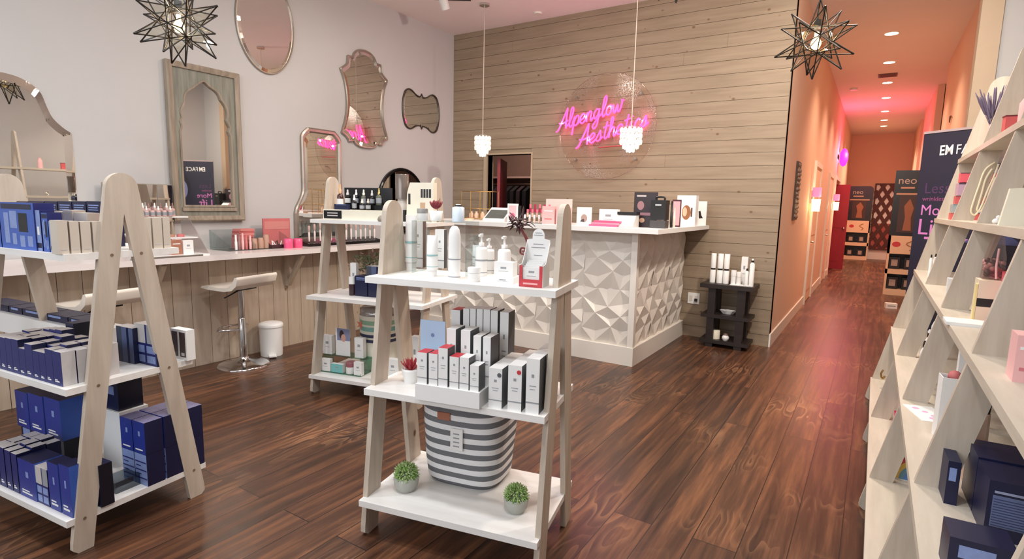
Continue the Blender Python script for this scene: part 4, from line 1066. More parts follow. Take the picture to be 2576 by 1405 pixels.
# red and white sample dispenser
s = spec(UF, 1305, 1364, 668, Z3, yb=722)
w, h = s['w'], s['h']
dp = thing('sample_dispenser', 'red and white counter dispenser of sachets with a rounded header card', 'dispenser', tuple(s['P']), UF.th)
D = .085
MB().box(-w / 2, w / 2, 0, .002, 0, h * .36).box(-w / 2, -w / 2 + w * .14, 0, .002, h * .36, h).box(w / 2 - w * .14, w / 2, 0, .002, h * .36, h).box(-w / 2, w / 2, 0, D, 0, .002).obj('red_front', REDP, dp)
hb = height_at(575, UF.w((s['a'] + s['b']) / 2 + .012, s['v'] + D, Z3))
n = 12
crd = [(-w / 2, 0), (w / 2, 0), (w / 2, hb * .80), (w * .26, hb * .82)] + [(w * .26 * math.cos(PI * k / n), hb * .87 + hb * .13 * math.sin(PI * k / n)) for k in range(1, n)] + [(-w * .26, hb * .82), (-w / 2, hb * .80)]
MB().prism(crd, D - .003, D, 'y').obj('header_card', MATTW, dp)
for sx in (-1, 1):
    MB().prism([(0, 0), (D, 0), (D, hb * .78), (D * .75, hb * .60), (D * .4, h * 1.05), (0, h)], sx * w / 2 - .001, sx * w / 2 + .001, 'x').obj('side_panel', [MATTW, GREYP][0], dp)
for k in range(5):
    t = k / 4
    mb = MB(); mb.box(-w * .36, w * .36, .006 + t * .06, .009 + t * .06, .004, h * (.90 + .28 * t), 0); mb.box(-w * .12, w * .12, .0055 + t * .06, .006 + t * .06, h * .66 + t * .28 * h, h * .75 + t * .28 * h, 1); mb.box(-w * .2, w * .2, .0055 + t * .06, .006 + t * .06, h * .5 + t * .28 * h, h * .52 + t * .28 * h, 1)
    tag(mb.obj('sachet', [MATTW, GREYP]), 'white sachet in the red dispenser, %s from the front' % nth(k), 'sachet', 'sachets in the red dispenser')
    so = bpy.context.scene.objects['sachet' if k == 0 else 'sachet.%03d' % k]; so.location = s['P']; so.rotation_euler = (0, 0, UF.th)
mb = MB()
for zz, ww in ((.92, .14), (.88, .20), (.72, .22), (.66, .3), (.52, .18)): mb.box(-w * ww, w * ww, D - .0038, D - .003, hb * zz, hb * (zz + .012))
mb.obj('header_print', GREYP, dp)
MB().box(-w * .32, w * .30, -.0012, 0, h * .12, h * .20).obj('front_print', paint('pale_red_print', (232, 170, 170), .5), dp)
# twisted dark red ornamental plant behind the dispenser
cp = on(1312, 716, Z=Z3); p0 = UF.w(UF.u_at(1306, .06, Z3), .06, Z3)
tw = thing('twisted_succulent', 'dark red ornamental plant with curled stems and a spiky head, behind the dispenser', 'plant', tuple(p0), UF.th)
kx = 1 / 640.0
hh = lambda y: height_at(y, p0)
def px2(x, y): return ((x - 1306) * kx, 0.0, hh(y))
STEMM = paint('burgundy_stem', (112, 44, 44), .5, var=.2); HEADM = paint('dark_burgundy_leaf', (64, 26, 30), .5, var=.3)
mb = MB(); mb.tube(smooth_path([px2(1300, 715), (px2(1303, 690)[0], .02, hh(690)), px2(1330, 650), px2(1334, 622), px2(1322, 595), px2(1308, 575)], 6), .006, 8); mb.obj('stem', STEMM, tw)
mb = MB(); mb.tube(smooth_path([px2(1310, 580), px2(1323, 602), px2(1326, 625), px2(1325, 637), px2(1309, 637), px2(1309, 624), px2(1320, 624), px2(1319, 631), px2(1313, 631)], 4), .0042, 8); mb.obj('curled_stem', STEMM, tw)
mb = MB(); r3 = random.Random(9)
hc = Vector(px2(1302, 560))
for i in range(34):
    a = r3.uniform(0, 2 * PI); el = r3.uniform(-.5, 1.1)
    M = Matrix.Translation(hc + Vector((r3.uniform(-.03, .03), r3.uniform(-.02, .02), r3.uniform(-.015, .015)))) @ Matrix.Rotation(a, 4, 'Z') @ Matrix.Rotation(-(PI / 2 - el), 4, 'X')
    leaf(mb, M, r3.uniform(.03, .06), .012, r3.uniform(-.3, .6))
mb.obj('spiky_head', HEADM, tw)

# front display: middle shelf
s = spec(UF, 1001, 1043, 931, Z2, yb=966)
pt = thing('potted_succulent', 'spiky red succulent in a white pot at the left end of the middle shelf', 'plant', tuple(UF.w((s['a'] + s['b']) / 2, s['v'] + s['w'] / 2, Z2)), UF.th)
r = s['w'] / 2
MB().lathe([(r * .74, 0), (r * .98, s['h'] * .8), (r, s['h']), (r * .88, s['h']), (r * .85, s['h'] * .8), (.0001, s['h'] * .8)], seg=22).obj('pot', WHITE, pt)
mb = MB()
for ring_, (n, tilt, L) in enumerate([(9, 1.15, 1.25), (8, .75, 1.2), (5, .3, 1.0)]):
    for i in range(n):
        leaf(mb, Matrix.Translation((0, 0, s['h'] * .8)) @ Matrix.Rotation(2 * PI * (i + .5 * (ring_ % 2)) / n, 4, 'Z') @ Matrix.Rotation(-tilt, 4, 'X'), r * L * 1.2, r * .34, -.35)
mb.obj('leaves', paint('red_leaf', (186, 62, 70), .5, var=.2), pt)
v0 = UF.v_at(1044, 1003, Z2)
s = spec(UF, 1044, 1206, 976, Z2, v=v0); RH = height_at(964, UF.w(s['a'], v0, Z2))
s['h'] = RH
tag(carton('x', s, .20, 'whiteblock', name='riser_block', cat='riser'), 'white riser block on the middle shelf carrying red-topped cartons', 'riser')
zr = Z2 + RH
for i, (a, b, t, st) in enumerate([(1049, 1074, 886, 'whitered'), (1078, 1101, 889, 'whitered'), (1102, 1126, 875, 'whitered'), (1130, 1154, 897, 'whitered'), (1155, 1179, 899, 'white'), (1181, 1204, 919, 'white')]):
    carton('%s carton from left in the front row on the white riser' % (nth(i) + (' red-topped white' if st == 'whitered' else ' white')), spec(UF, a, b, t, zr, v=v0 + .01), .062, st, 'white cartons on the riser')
s = spec(UF, 1058, 1119, 806, zr, v=v0 + .12)
cd = thing('photo_card', 'pale blue photo card with a tan beach umbrella standing behind the red-topped cartons', 'card', tuple(s['P']), UF.th)
MB().box(-s['w'] / 2, s['w'] / 2, 0, .004, 0, s['h']).obj('card', paint('sky_blue_card', (176, 198, 224), .5), cd)
w = s['w']; mb = MB(); mb.prism([(w * .26 * math.cos(PI * k / 10) , s['h'] * .22 + s['h'] * .24 * math.sin(PI * k / 10)) for k in range(11)], -.001, 0, 'y'); mb.obj('umbrella_print', paint('tan_print', (186, 148, 116), .6), cd)
mb = MB(); mb.lathe([(w * .07, 0), (w * .07, .001)], seg=14, M=Matrix.Translation((0, 0, s['h'] * .74)) @ Matrix.Rotation(PI / 2, 4, 'X')); mb.obj('logo_print', paint('slate_blue_print', (110, 132, 168), .6), cd)
for i, (a, b, t) in enumerate([(1123, 1146, 827), (1158, 1182, 831), (1189, 1209, 845), (1213, 1233, 848)]):
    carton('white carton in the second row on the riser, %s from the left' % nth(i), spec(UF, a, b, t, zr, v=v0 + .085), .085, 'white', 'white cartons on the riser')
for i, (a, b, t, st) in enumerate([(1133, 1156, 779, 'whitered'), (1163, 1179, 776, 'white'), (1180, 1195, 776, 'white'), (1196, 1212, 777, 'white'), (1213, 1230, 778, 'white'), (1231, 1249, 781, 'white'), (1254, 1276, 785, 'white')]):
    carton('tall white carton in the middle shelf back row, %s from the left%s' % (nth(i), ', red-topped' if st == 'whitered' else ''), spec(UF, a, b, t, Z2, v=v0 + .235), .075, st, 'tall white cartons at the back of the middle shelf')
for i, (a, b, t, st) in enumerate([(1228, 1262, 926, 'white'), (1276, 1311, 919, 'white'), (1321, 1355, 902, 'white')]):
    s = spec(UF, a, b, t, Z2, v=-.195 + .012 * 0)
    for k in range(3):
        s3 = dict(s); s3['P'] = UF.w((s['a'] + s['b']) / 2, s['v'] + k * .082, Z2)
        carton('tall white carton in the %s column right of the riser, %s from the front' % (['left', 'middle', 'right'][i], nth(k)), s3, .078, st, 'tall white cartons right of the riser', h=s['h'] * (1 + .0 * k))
    if i < 2:
        m = MB(); m.lathe([(.0085, 0), (.0085, .0008)], seg=18, M=Matrix.Rotation(PI / 2, 4, 'X'))
        o = m.obj('sticker', REDP if i else DGREY); o.location = UF.w(s['b'] - .012, s['v'] - .0004, Z2 + s['h'] * (.86 if i else .84)); o.rotation_euler = (0, 0, UF.th)
        tag(o, '%s round sticker on a tall white carton right of the riser' % ('red' if i else 'dark grey'), 'sticker')
        par = [q for q in COL.objects if q.get('label', '').startswith('tall white carton in the %s column right of the riser, first' % ['left', 'middle'][i])][0]
        bpy.context.view_layer.update(); mw = o.matrix_world.copy(); o.parent = par; o.matrix_parent_inverse = par.matrix_world.inverted(); del o['category']; o['label'] = 'red round sticker' if i else 'dark grey round sticker'

# front display: bottom shelf
s = spec(UF, 1047, 1247, 1026, Z1, v=-.02)
bn = thing('fabric_bin', 'grey and white striped soft fabric bin on the bottom shelf of the front display', 'fabric bin', tuple(UF.w((s['a'] + s['b']) / 2, -.02 + s['w'] * .42, Z1)), UF.th)
R = s['w'] / 2; H = s['h']
GSTR = paint('grey_stripe_cloth', (112, 112, 116), .9, var=.12, scale=300); WSTR = paint('white_stripe_cloth', (232, 230, 230), .9, var=.06, scale=300)
def srect(a, rx, ry, e=3.6):
    c, s_ = math.cos(a), math.sin(a)
    return rx * math.copysign(abs(c) ** (2 / e), c), ry * math.copysign(abs(s_) ** (2 / e), s_)
mb = MB(); n = 48; st = []
NS = 15
for k in range(NS + 1):
    t = k / NS; st.append(t)
def prof(t): return R * (.90 + .11 * math.sin(min(1, t * 1.15) * PI * .55) - .04 * max(0, t - .8)) * (1 - .10 * max(0, .06 - t) / .06)
for k in range(NS):
    sub = 3; 
    for q in range(sub):
        ta, tb = st[k] + (st[k + 1] - st[k]) * q / sub, st[k] + (st[k + 1] - st[k]) * (q + 1) / sub
        vs = []
        for t in (ta, tb):
            for i in range(n):
                a = 2 * PI * i / n; x, y = srect(a, prof(t), prof(t) * .84)
                sag = -.012 * math.cos(a + PI / 2) * 0 - .010 * (1 - abs(math.cos(a))) * t
                bul = 1 + .008 * math.sin(5 * a + t * 9)
                vs.append((x * bul, y * bul, H * t + sag))
        mb.add(vs, [(i, (i + 1) % n, n + (i + 1) % n, n + i) for i in range(n)], k % 2, True)
vs = [(srect(2 * PI * i / n, prof(0), prof(0) * .84)[0], srect(2 * PI * i / n, prof(0), prof(0) * .84)[1], 0.0) for i in range(n)]
mb.add(vs, [list(range(n))[::-1]], 0)
mb.obj('body', [GSTR, WSTR], bn)
mb = MB(); vs = []
for zz, kk in ((H * .995, .985), (H * .3, .93)):
    for i in range(n): x, y = srect(2 * PI * i / n, prof(1) * kk, prof(1) * .84 * kk); vs.append((x, y, zz))
mb.add(vs, [(n + i, n + (i + 1) % n, (i + 1) % n, i) for i in range(n)], 0, True); mb.add(vs[n:], [list(range(n))], 0); mb.obj('lining', WSTR, bn)
yf = -prof(.9) * .84
MB().box(-.13 * R * 1.2 - R * .28, R * .13 * 1.2 - R * .28, yf - .006, yf + .004, H * .84, H * .93).obj('leather_tag', paint('tan_leather', (164, 104, 80), .6), bn, bevel=.002)
yl = -prof(.6) * .84
mb = MB(); mb.box(-R * .10, R * .20, yl - .009, yl - .003, H * .50, H * .76, 0)
for k in range(4): mb.box(-R * .03, R * .12, yl - .0096, yl - .009, H * (.54 + k * .05), H * (.555 + k * .05), 1)
mb.obj('hang_tag', [MATTW, GREYP], bn)
def grass_ball(label, x0, x1, yt, yb, seed):
    s = spec(UF, x0, x1, yt, Z1, yb=yb)
    r = s['w'] / 2
    g = thing('potted_plant', label, 'plant', tuple(UF.w((s['a'] + s['b']) / 2, s['v'] + r * .7, Z1)), UF.th, 'small green plants in grey pots')
    MB().lathe([(r * .52, 0), (r * .74, r * .35), (r * .80, r * .75), (r * .74, r * .95), (r * .66, r * .9), (.0001, r * .85)], seg=22).obj('pot', paint('grey_cement_pot', (176, 176, 168), .8, var=.1, scale=60), g)
    q = random.Random(seed); mb = MB(); c = Vector((0, 0, r * 1.05))
    for i in range(420):
        a = q.uniform(0, 2 * PI); el = math.asin(q.uniform(-.25, 1))
        M = Matrix.Translation(c + Vector((math.cos(a) * math.cos(el), math.sin(a) * math.cos(el), math.sin(el) * .8)) * r * .5) @ Matrix.Rotation(a - PI / 2, 4, 'Z') @ Matrix.Rotation(-(PI / 2 - el) + q.uniform(-.5, .5), 4, 'X')
        leaf(mb, M, r * q.uniform(.26, .42), r * .085, q.uniform(-.6, .8), q.randrange(2))
    mb.obj('foliage', [paint('fresh_green_leaf', (150, 190, 100), .6, var=.2), paint('pale_green_leaf', (200, 218, 160), .6, var=.2)], g)
grass_ball('little green plant in a grey pot to the left of the striped fabric bin', 973, 1043, 1160, 1243, 1)
grass_ball('little green plant in a grey pot to the right of the striped fabric bin', 1251, 1326, 1211, 1297, 2)

# ------------------------------------------------------------------ rear display
Z1, Z2, Z3 = UB.zs
s = spec(UB, 813, 985, 528, Z3, v=-.175)
w, h = s['w'], s['h']
rb_ = thing('riser_block', 'cream riser block with a small black name plaque on the rear display', 'riser', tuple(s['P']), UB.th)
MB().box(-w / 2, w / 2, 0, .24, 0, h).obj('block', CREAM, rb_, bevel=.002)
s2 = spec(UB, 815, 859, 532, Z3, v=-.178)
q = MB(); q.box(s2['a'] - (s['a'] + w / 2), s2['b'] - (s['a'] + w / 2), -.004, 0, h * .12, h * .9, 0)
for k in (0, 1): q.box(s2['a'] - (s['a'] + w / 2) + .03, s2['b'] - (s['a'] + w / 2) - .03, -.0046, -.004, h * (.35 + .25 * k), h * (.45 + .25 * k), 1)
q.obj('plaque', [GBLACK, SILVC], rb_)
zr = Z3 + h
s = spec(UB, 863, 982, 472, zr, v=-.02)
o = thing('bottle_stand', 'black glossy backboard stand behind the dark bottles on the rear display', 'stand', tuple(s['P']), UB.th)
MB().box(-s['w'] / 2, s['w'] / 2, .02, .03, 0, s['h']).obj('backboard', GBLACK, o)
MB().box(-s['w'] / 2, s['w'] / 2, -.05, .02, 0, .035).obj('step', GBLACK, o)
zs_ = zr + .035
AMB = paint('black_glass', (20, 18, 20), .12); OLV = paint('olive_glass', (96, 98, 84), .15)
for i, (a, b, t, kind, body, cap, back) in enumerate([
    (845, 858, 462, 'dropper', paint('brown_glass', (70, 40, 30), .15), paint('tan_cap', (206, 160, 120), .4), 0),
    (864, 877, 476, 'dropper', AMB, SILVC, 1), (883, 893, 489, 'dropper', AMB, MATTW, 0), (888, 898, 476, 'dropper', AMB, MATTW, 1), (902, 913, 500, 'dropper', AMB, CREAM, 0),
    (906, 917, 476, 'dropper', OLV, CREAM, 1), (917, 928, 499, 'dropper', AMB, CHAMP, 0), (927, 938, 478, 'dropper', AMB, SILVC, 1), (943, 956, 473, 'dropper', OLV, GOLD, 1)]):
    vessel('small dark dropper bottle before the black backboard, %s from the left' % nth(i), spec(UB, a, b, t, zs_ if back else zr, v=-.068 + (.045 if back else -.05)), kind, 'dark dropper bottles on the rear display', cap=cap, body=body, mark=MATTW if i in (0, 1) else GREYP)
s = spec(UB, 841, 877, 513, zr, v=-.155)
carton('tiny black name card lying before the dropper bottles', s, .02, 'navytext', name='name_card', cat='card')
st = MB(); q = random.Random(2)
st.lathe([(.028, 0), (.034, .012), (.026, .03), (.012, .04), (.0001, .043)], seg=7, sy=.7)
o = st.obj('rough_crystal', paint('grey_stone', (150, 138, 126), .6, var=.2)); o.location = UB.w(UB.u_at(960, -.19, Z3), -.19, Z3)
tag(o, 'grey rough stone beside the cream riser block', 'stone')
s = spec(UB, 989, 1018, 437, Z3, v=-.10)
g = thing('glass_canister', 'tall silver and smoked glass canister rising behind the front display', 'canister', tuple(UB.w((s['a'] + s['b']) / 2, -.10 + s['w'] / 2, Z3)), UB.th)
r, h = s['w'] / 2, s['h']
MB().lathe([(r * .8, 0), (r * .8, h * .42), (r * .7, h * .44), (r * .7, h * .48)], seg=24).obj('body', paint('silver_plastic', (196, 186, 176), .3), g)
MB().lathe([(r, h * .48), (r, h * .98), (r * .95, h)], seg=24).obj('cap', paint('smoked_glass', (120, 108, 100), .15, metal=.3), g)
s = spec(UB, 1022, 1090, 459, Z3, v=-.09)
w, h = s['w'], s['h']
g = thing('photo_display', 'cream slanted display card with dark bottle photos behind the front shelf', 'display card', tuple(s['P']), UB.th)
MB().prism([(-w / 2, 0), (w / 2, 0), (w / 2, h), (-w * .36, h), (-w * .46, h * .75)], 0, .05, 'y').obj('board', CREAM, g)
PB = paint('print_black', (40, 34, 36), .5)
for k in range(4): MB().box(w * (.04 + .10 * k), w * (.115 + .10 * k), -.001, 0, h * .62, h * .84).obj('bottle_print', PB, g)
MB().box(-w * .42, -w * .34, -.001, 0, h * .45, h * .72).obj('bottle_print', PB, g)
MB().box(w * .02, w * .2, -.0012, 0, h * .26, h * .5).obj('hand_print', paint('skin_tan_print', (196, 160, 128), .6), g)
MB().box(-w * .62, -w * .54, .0, .03, 0, h * .30).obj('black_stopper', GBLACK, g)
# rear display, middle shelf
carton('blue-grey carton with white print on the rear display middle shelf', spec(UB, 893, 924, 694, Z2, v=-.12), .10, 'navytext', 'blue-grey cartons under the trailing plant')
carton('blue-grey carton with white print partly behind the front display', spec(UB, 926, 958, 696, Z2, v=-.12), .10, 'navytext', 'blue-grey cartons under the trailing plant')
s = spec(UB, 893, 924, 694, Z2, v=-.12)
carton('slate box lying across the two blue-grey cartons', dict(spec(UB, 922, 962, 670, Z2 + s['h'], v=-.10)), .08, 'greyblue')
vessel('small dark jar with a white lid at the left of the blue-grey cartons', spec(UB, 875, 888, 696, Z2, v=-.13), 'jar', cap=MATTW, body=paint('dark_plum', (60, 40, 46), .3), name='cream_jar', cat='jar')
carton('small white cube carton behind the dark jar', spec(UB, 882, 897, 661, Z2, v=-.04), .03, 'plain')
s = spec(UB, 905, 955, 690, Z2, v=.03)
g = thing('trailing_plant', 'loose olive and pink artificial plant on the rear display middle shelf', 'plant', tuple(UB.w((s['a'] + s['b']) / 2, .07, Z2)), UB.th)
MB().lathe([(.045, 0), (.06, .11), (.055, .11), (.05, .10), (.0001, .095)], seg=20).obj('pot', paint('dark_slate_pot', (66, 70, 80), .5), g)
mb = MB(); q = random.Random(21)
for i in range(260):
    a = q.uniform(0, 2 * PI); el = q.uniform(-.1, 1.35); L = q.uniform(.03, .17)
    c = Vector((math.cos(a) * math.cos(el) * L * 1.1, math.sin(a) * math.cos(el) * L * .6, .15 + math.sin(el) * L * .95))
    leaf(mb, Matrix.Translation(c) @ Matrix.Rotation(a - PI / 2, 4, 'Z') @ Matrix.Rotation(-q.uniform(.2, 1.6), 4, 'X'), q.uniform(.025, .045), .018, q.uniform(-.5, .8), 0 if i % 4 else 1)
for i in range(14):
    a = q.uniform(0, 2 * PI); mb.tube(smooth_path([(0, 0, .09), (math.cos(a) * .04, math.sin(a) * .03, .18), (math.cos(a) * .11, math.sin(a) * .06, .15 + q.uniform(0, .14))], 4), .0018, 5)
mb.obj('foliage', [paint('olive_leaf', (112, 116, 84), .6, var=.3), paint('dusty_pink_leaf', (186, 148, 138), .6)], g)
# rear display, bottom shelf: two-tier clear stand
s = spec(UB, 803, 912, 893, Z1, v=-.16); hT = height_at(893, UB.w(UB.u_at(850, -.10, Z1), -.10, Z1))
g = thing('tiered_stand', 'two-tier greenish glass stand of white skincare boxes on the rear display', 'stand', tuple(s['P']), UB.th)
w = s['w']; GRG = clear('green_glass', (196, 224, 212), .15)
MB().box(-w / 2, w / 2, -.03, .13, 0, .006).obj('lower_tier', GRG, g)
MB().box(-w / 2, w / 2, .05, .17, hT - .006, hT).obj('upper_tier', GRG, g)
for x in (-w / 2, w / 2 - .005): MB().prism([(-.03, .006), (.17, .006), (.17, hT - .006), (.05, hT - .006)], x, x + .005, 'x').obj('side_panel', GRG, g)
zu, zl = Z1 + hT, Z1 + .006
carton('white skincare box at the left of the upper glass tier', spec(UB, 812, 835, 843, zu, v=-.095), .04, 'plain')
s = spec(UB, 845, 881, 826, zu, v=-.09)
w, h = s['w'], s['h']
g = thing('photo_card', 'white card with a photo of a dark-haired person, on the upper glass tier', 'card', tuple(s['P']), UB.th)
MB().box(-w / 2, w / 2, 0, .004, 0, h).obj('card', MATTW, g)
MB().box(-w * .38, w * .5, -.001, 0, h * .56, h).obj('photo_blue', paint('dusk_blue_print', (128, 132, 164), .6), g)
MB().prism([(w * .06 + w * .16 * math.cos(2 * PI * k / 14), h * .66 + h * .14 * math.sin(2 * PI * k / 14)) for k in range(14)], -.002, -.001, 'y').obj('face_print', paint('skin_print', (206, 158, 140), .6), g)
MB().prism([(w * -.06 + w * .16 * math.cos(2 * PI * k / 14), h * .78 + h * .16 * math.sin(2 * PI * k / 14)) for k in range(14)], -.0016, -.001, 'y').obj('hair_print', paint('dark_hair_print', (60, 40, 44), .6), g)
carton('white skincare box at the right of the upper glass tier', spec(UB, 892, 914, 850, zu, v=-.095), .04, 'plain')
carton('white skincare box at the left of the lower glass tier', spec(UB, 807, 831, 902, zl, v=-.18), .03, 'plain')
carton('low teal box on the lower glass tier', spec(UB, 833, 862, 915, zl, v=-.18), .03, 'plain', name='teal_box').data.materials[0] = TEAL
vessel('small pink and white jar on the lower glass tier', spec(UB, 865, 886, 912, zl, v=-.185), 'jar', cap=paint('mauve_lid', (150, 90, 96), .4), name='cream_jar', cat='jar')
carton('white skincare box at the right of the lower glass tier', spec(UB, 890, 910, 911, zl, v=-.18), .03, 'plain')
s = spec(UB, 886, 972, 776, Z1, v=-.03)
g = thing('striped_canister', 'large round canister with green, teal and navy stripes on the rear display', 'canister', tuple(UB.w((s['a'] + s['b']) / 2, .12, Z1)), UB.th)
r, h = s['w'] / 2, s['h']
SEA = paint('sea_green_stripe', (146, 178, 150), .6); TL = paint('teal_stripe', (128, 176, 166), .6); NV = paint('navy_stripe', (54, 58, 88), .6); CW = paint('canister_white', (226, 222, 204), .6)
mb = MB(); bands = [(0, .45, 3), (.45, .50, 2), (.50, .53, 3), (.53, .58, 2), (.58, .63, 3), (.63, .70, 1), (.70, .73, 3), (.73, .80, 0), (.80, .87, 3)]
for a, b, m in bands: mb.lathe([(r, a * h), (r, b * h)], seg=32, m=m, cap=False)
mb.lathe([(.0001, 0), (r, 0)], seg=32, m=3, cap=False); mb.obj('body', [SEA, TL, NV, CW], g)
MB().lathe([(r * .98, h * .87), (r * .98, h * .97), (r * .8, h), (.0001, h)], seg=32).obj('glass_lid', paint('grey_glass_lid', (176, 170, 164), .15, metal=.4), g)
m = MB()
for k in range(5):
    a = 2 * PI * k / 5
    m.prism([(0, 0), (.016 * math.cos(a - .5), .016 * math.sin(a - .5)), (.036 * math.cos(a), .036 * math.sin(a)), (.016 * math.cos(a + .5), .016 * math.sin(a + .5))], -.006, 0, 'y', M=Matrix.Translation((-r * .55, -r * .86, h * .72)))
m.obj('starfish_ornament', paint('coral_red', (226, 132, 110), .7), g)
for i, (a, b, t, st) in enumerate([(974, 1001, 904, 'plain'), (1002, 1021, 848, 'plain'), (1034, 1052, 846, 'plain')]):
    carton('white carton on the rear display bottom shelf, %s to the right of the striped canister' % nth(i), spec(UB, a, b, t, Z1, v=-.10 + .08 * (i > 0)), .05, st)

# ------------------------------------------------------------------ on the vanity counter
UV = Unit(-4.33, 0, PI / 2)          # u runs along the wall, v from the front edge to the wall
vu = lambda x, v, z=VZ: UV.u_at(x, v, z)
a, b = vu(384, .05), vu(528, .05)
P = UV.w((a + b) / 2, .05, VZ); w = b - a
g = thing('tiered_stand', 'white stepped makeup stand on the vanity, right of the navy display', 'stand', tuple(P), UV.th)
hS = height_at(540, UV.w(vu(440, .40), .40, VZ))
MB().box(-w / 2, w / 2, 0, .40, 0, .012).obj('base', WHITE, g, bevel=.002)
for x in (-w / 2, w / 2 - .006): MB().prism([(0, .012), (.40, .012), (.40, hS), (.30, hS)], x, x + .006, 'x').obj('side_panel', clear('frosted_panel', (240, 232, 230), .6, .3), g)
hm = height_at(596, UV.w(vu(470, .2), .2, VZ))
MB().box(-w / 2 + .006, w / 2 - .006, .15, .40, hm - .01, hm).obj('middle_tier', WHITE, g)
MB().box(-w / 2 + .006, w / 2 - .006, .28, .40, hS - .02, hS - .01).obj('top_tier', WHITE, g)
ztop = VZ + hS - .01
BOT = paint('rose_nude_glass', (206, 168, 160), .2); CAPR = paint('brown_rose_cap', (140, 100, 96), .4)
for row in range(2):
    for i in range(6):
        x = 438 - i * 15 - row * 6
        s = spec(UV, x - 5.5, x + 5.5, 510 + row * 8, ztop, v=.36 - row * .05)
        vessel('tiny rose bottle atop the white stand, %s from right in the %s row' % (nth(i), ['rear', 'front'][row]), s, 'dropper', 'tiny rose bottles on the white stand', cap=MATTW if (i + row) % 2 else CAPR, body=BOT)
for i, (x0, x1, m) in enumerate([(431, 446, 'd'), (452, 470, 'r')]):
    s = spec(UV, x0, x1, 572, VZ + hm, v=.22)
    o = MB().lathe([(s['w'] / 2, 0), (s['w'] / 2, .018), (s['w'] * .42, .022)], seg=20).obj('compact', paint('tan_compact', (170, 120, 96), .4) if m == 'd' else ROSE, loc=tuple(UV.w((s['a'] + s['b']) / 2, .26, VZ + hm)))
    tag(o, ['round brown compact on the middle tier of the white stand', 'round rose compact on the middle tier of the white stand'][i], 'compact')
carton('small bronze palette box on the lowest tier of the white stand', spec(UV, 432, 459, 603, VZ + .012, v=.12), .05, 'pinkbox').data.materials[0] = paint('bronze_box', (166, 112, 88), .5)
carton('small white card box beside the bronze palette box', spec(UV, 462, 488, 604, VZ + .012, v=.12), .04, 'plain')
o = MB().box(-.30, .20, -.02, .0, 0, .012).obj('price_rail', SILVER, loc=tuple(UV.w(vu(440, .03), .03, VZ)), rotz=UV.th); tag(o, 'thin metal price rail in front of the white stepped stand', 'price rail')
# clear makeup organiser
a, b = vu(577, .22), vu(742, .22); P = UV.w((a + b) / 2, .22, VZ); w = b - a
g = thing('makeup_organiser', 'clear acrylic makeup organiser on the vanity below the carved mirror', 'organiser', tuple(P), UV.th)
hO = .17
MB().box(-w / 2, w / 2, 0, .30, 0, .005).obj('base', ACRYL, g)
MB().box(-w / 2, w / 2, .295, .30, .005, hO).obj('back_panel', ACRYL, g)
for x in (-w / 2, -w * .12, w / 2 - .004): MB().prism([(0, .005), (.295, .005), (.295, hO), (.12, hO * .6), (0, .05)], x, x + .004, 'x').obj('divider', ACRYL, g)
for i in range(4):
    s = spec(UV, 590, 627, 556, VZ, v=.40)
    o = MB().box(-.075, .075, -.05, .05, 0, .018).obj('palette', paint('rose_palette_%d' % (i % 2), [(184, 92, 92), (206, 128, 122)][i % 2], .5))
    o.location = UV.w(vu(612 + i, .40), .40, VZ + .005 + .10 + i * .0185); o.rotation_euler = (0, 0, UV.th + (i - 1.5) * .12)
    tag(o, 'rose makeup palette in the left pile of the organiser, %s from the bottom' % nth(i), 'palette', 'piled rose palettes')
bx_ = MB().box(-.075, .075, -.05, .05, 0, .10).obj('pencil_box', paint('rose_box', (196, 120, 116), .5)); bx_.location = UV.w(vu(612, .40), .40, VZ + .005); bx_.rotation_euler = (0, 0, UV.th)
tag(bx_, 'rose pink box under the pile of palettes in the organiser', 'box')
for i, (x, t, c) in enumerate([(596, 590, MATTW), (604, 588, CAPR), (613, 586, PINKC), (622, 590, ROSE), (632, 592, PINKC)]):
    s = spec(UV, x - 3, x + 3, t, VZ + .005, v=.27)
    o = MB().lathe([(s['w'] / 2, 0), (s['w'] / 2, s['h'] * .55), (s['w'] * .38, s['h'] * .56), (s['w'] * .38, s['h'])], seg=12).obj('lip_pencil', c, loc=tuple(UV.w((s['a'] + s['b']) / 2, .28, VZ + .005))); tag(o, 'upright lip pencil in the organiser below the rose palettes, %s from the left' % nth(i), 'lip pencil', 'lip pencils in the organiser')
s = spec(UV, 664, 731, 549, VZ, v=.45)
g = thing('makeup_palette', 'large dusty rose palette standing open at the right of the organiser', 'palette', tuple(s['P']), UV.th)
MB().box(-s['w'] / 2, s['w'] / 2, 0, .015, 0, s['h']).obj('lid', ROSE, g, bevel=.003)
MB().box(-s['w'] / 2 + .012, s['w'] / 2 - .012, -.002, 0, s['h'] * .62, s['h'] * .9).obj('mirror_strip', paint('rose_sheen', (206, 134, 128), .3), g)
for i, (x0, x1, t) in enumerate([(636, 652, 600), (654, 668, 598), (668, 682, 590)]):
    s = spec(UV, x0, x1, t, VZ + .005, v=.28)
    o = MB().lathe([(s['w'] / 2, 0), (s['w'] / 2, s['h'] * .7), (s['w'] * .40, s['h'])], seg=18).obj('powder_pot', paint('tan_powder', (190, 150, 130), .5), loc=tuple(UV.w((s['a'] + s['b']) / 2, .31, VZ + .005))); tag(o, 'tan powder pot in the organiser, %s from the left' % nth(i), 'powder pot', 'tan powder pots')
g = thing('brush_tray', 'small black-rimmed tray of white and black cosmetics before the rose palette', 'tray', tuple(UV.w(vu(700, .24), .24, VZ + .005)), UV.th)
MB().box(-.065, .065, 0, .08, 0, .004).box(-.065, .065, 0, .003, .004, .028).box(-.065, -.062, .003, .08, .004, .028).box(.062, .065, .003, .08, .004, .028).obj('tray', paint('plum_black', (66, 36, 42), .3), g)
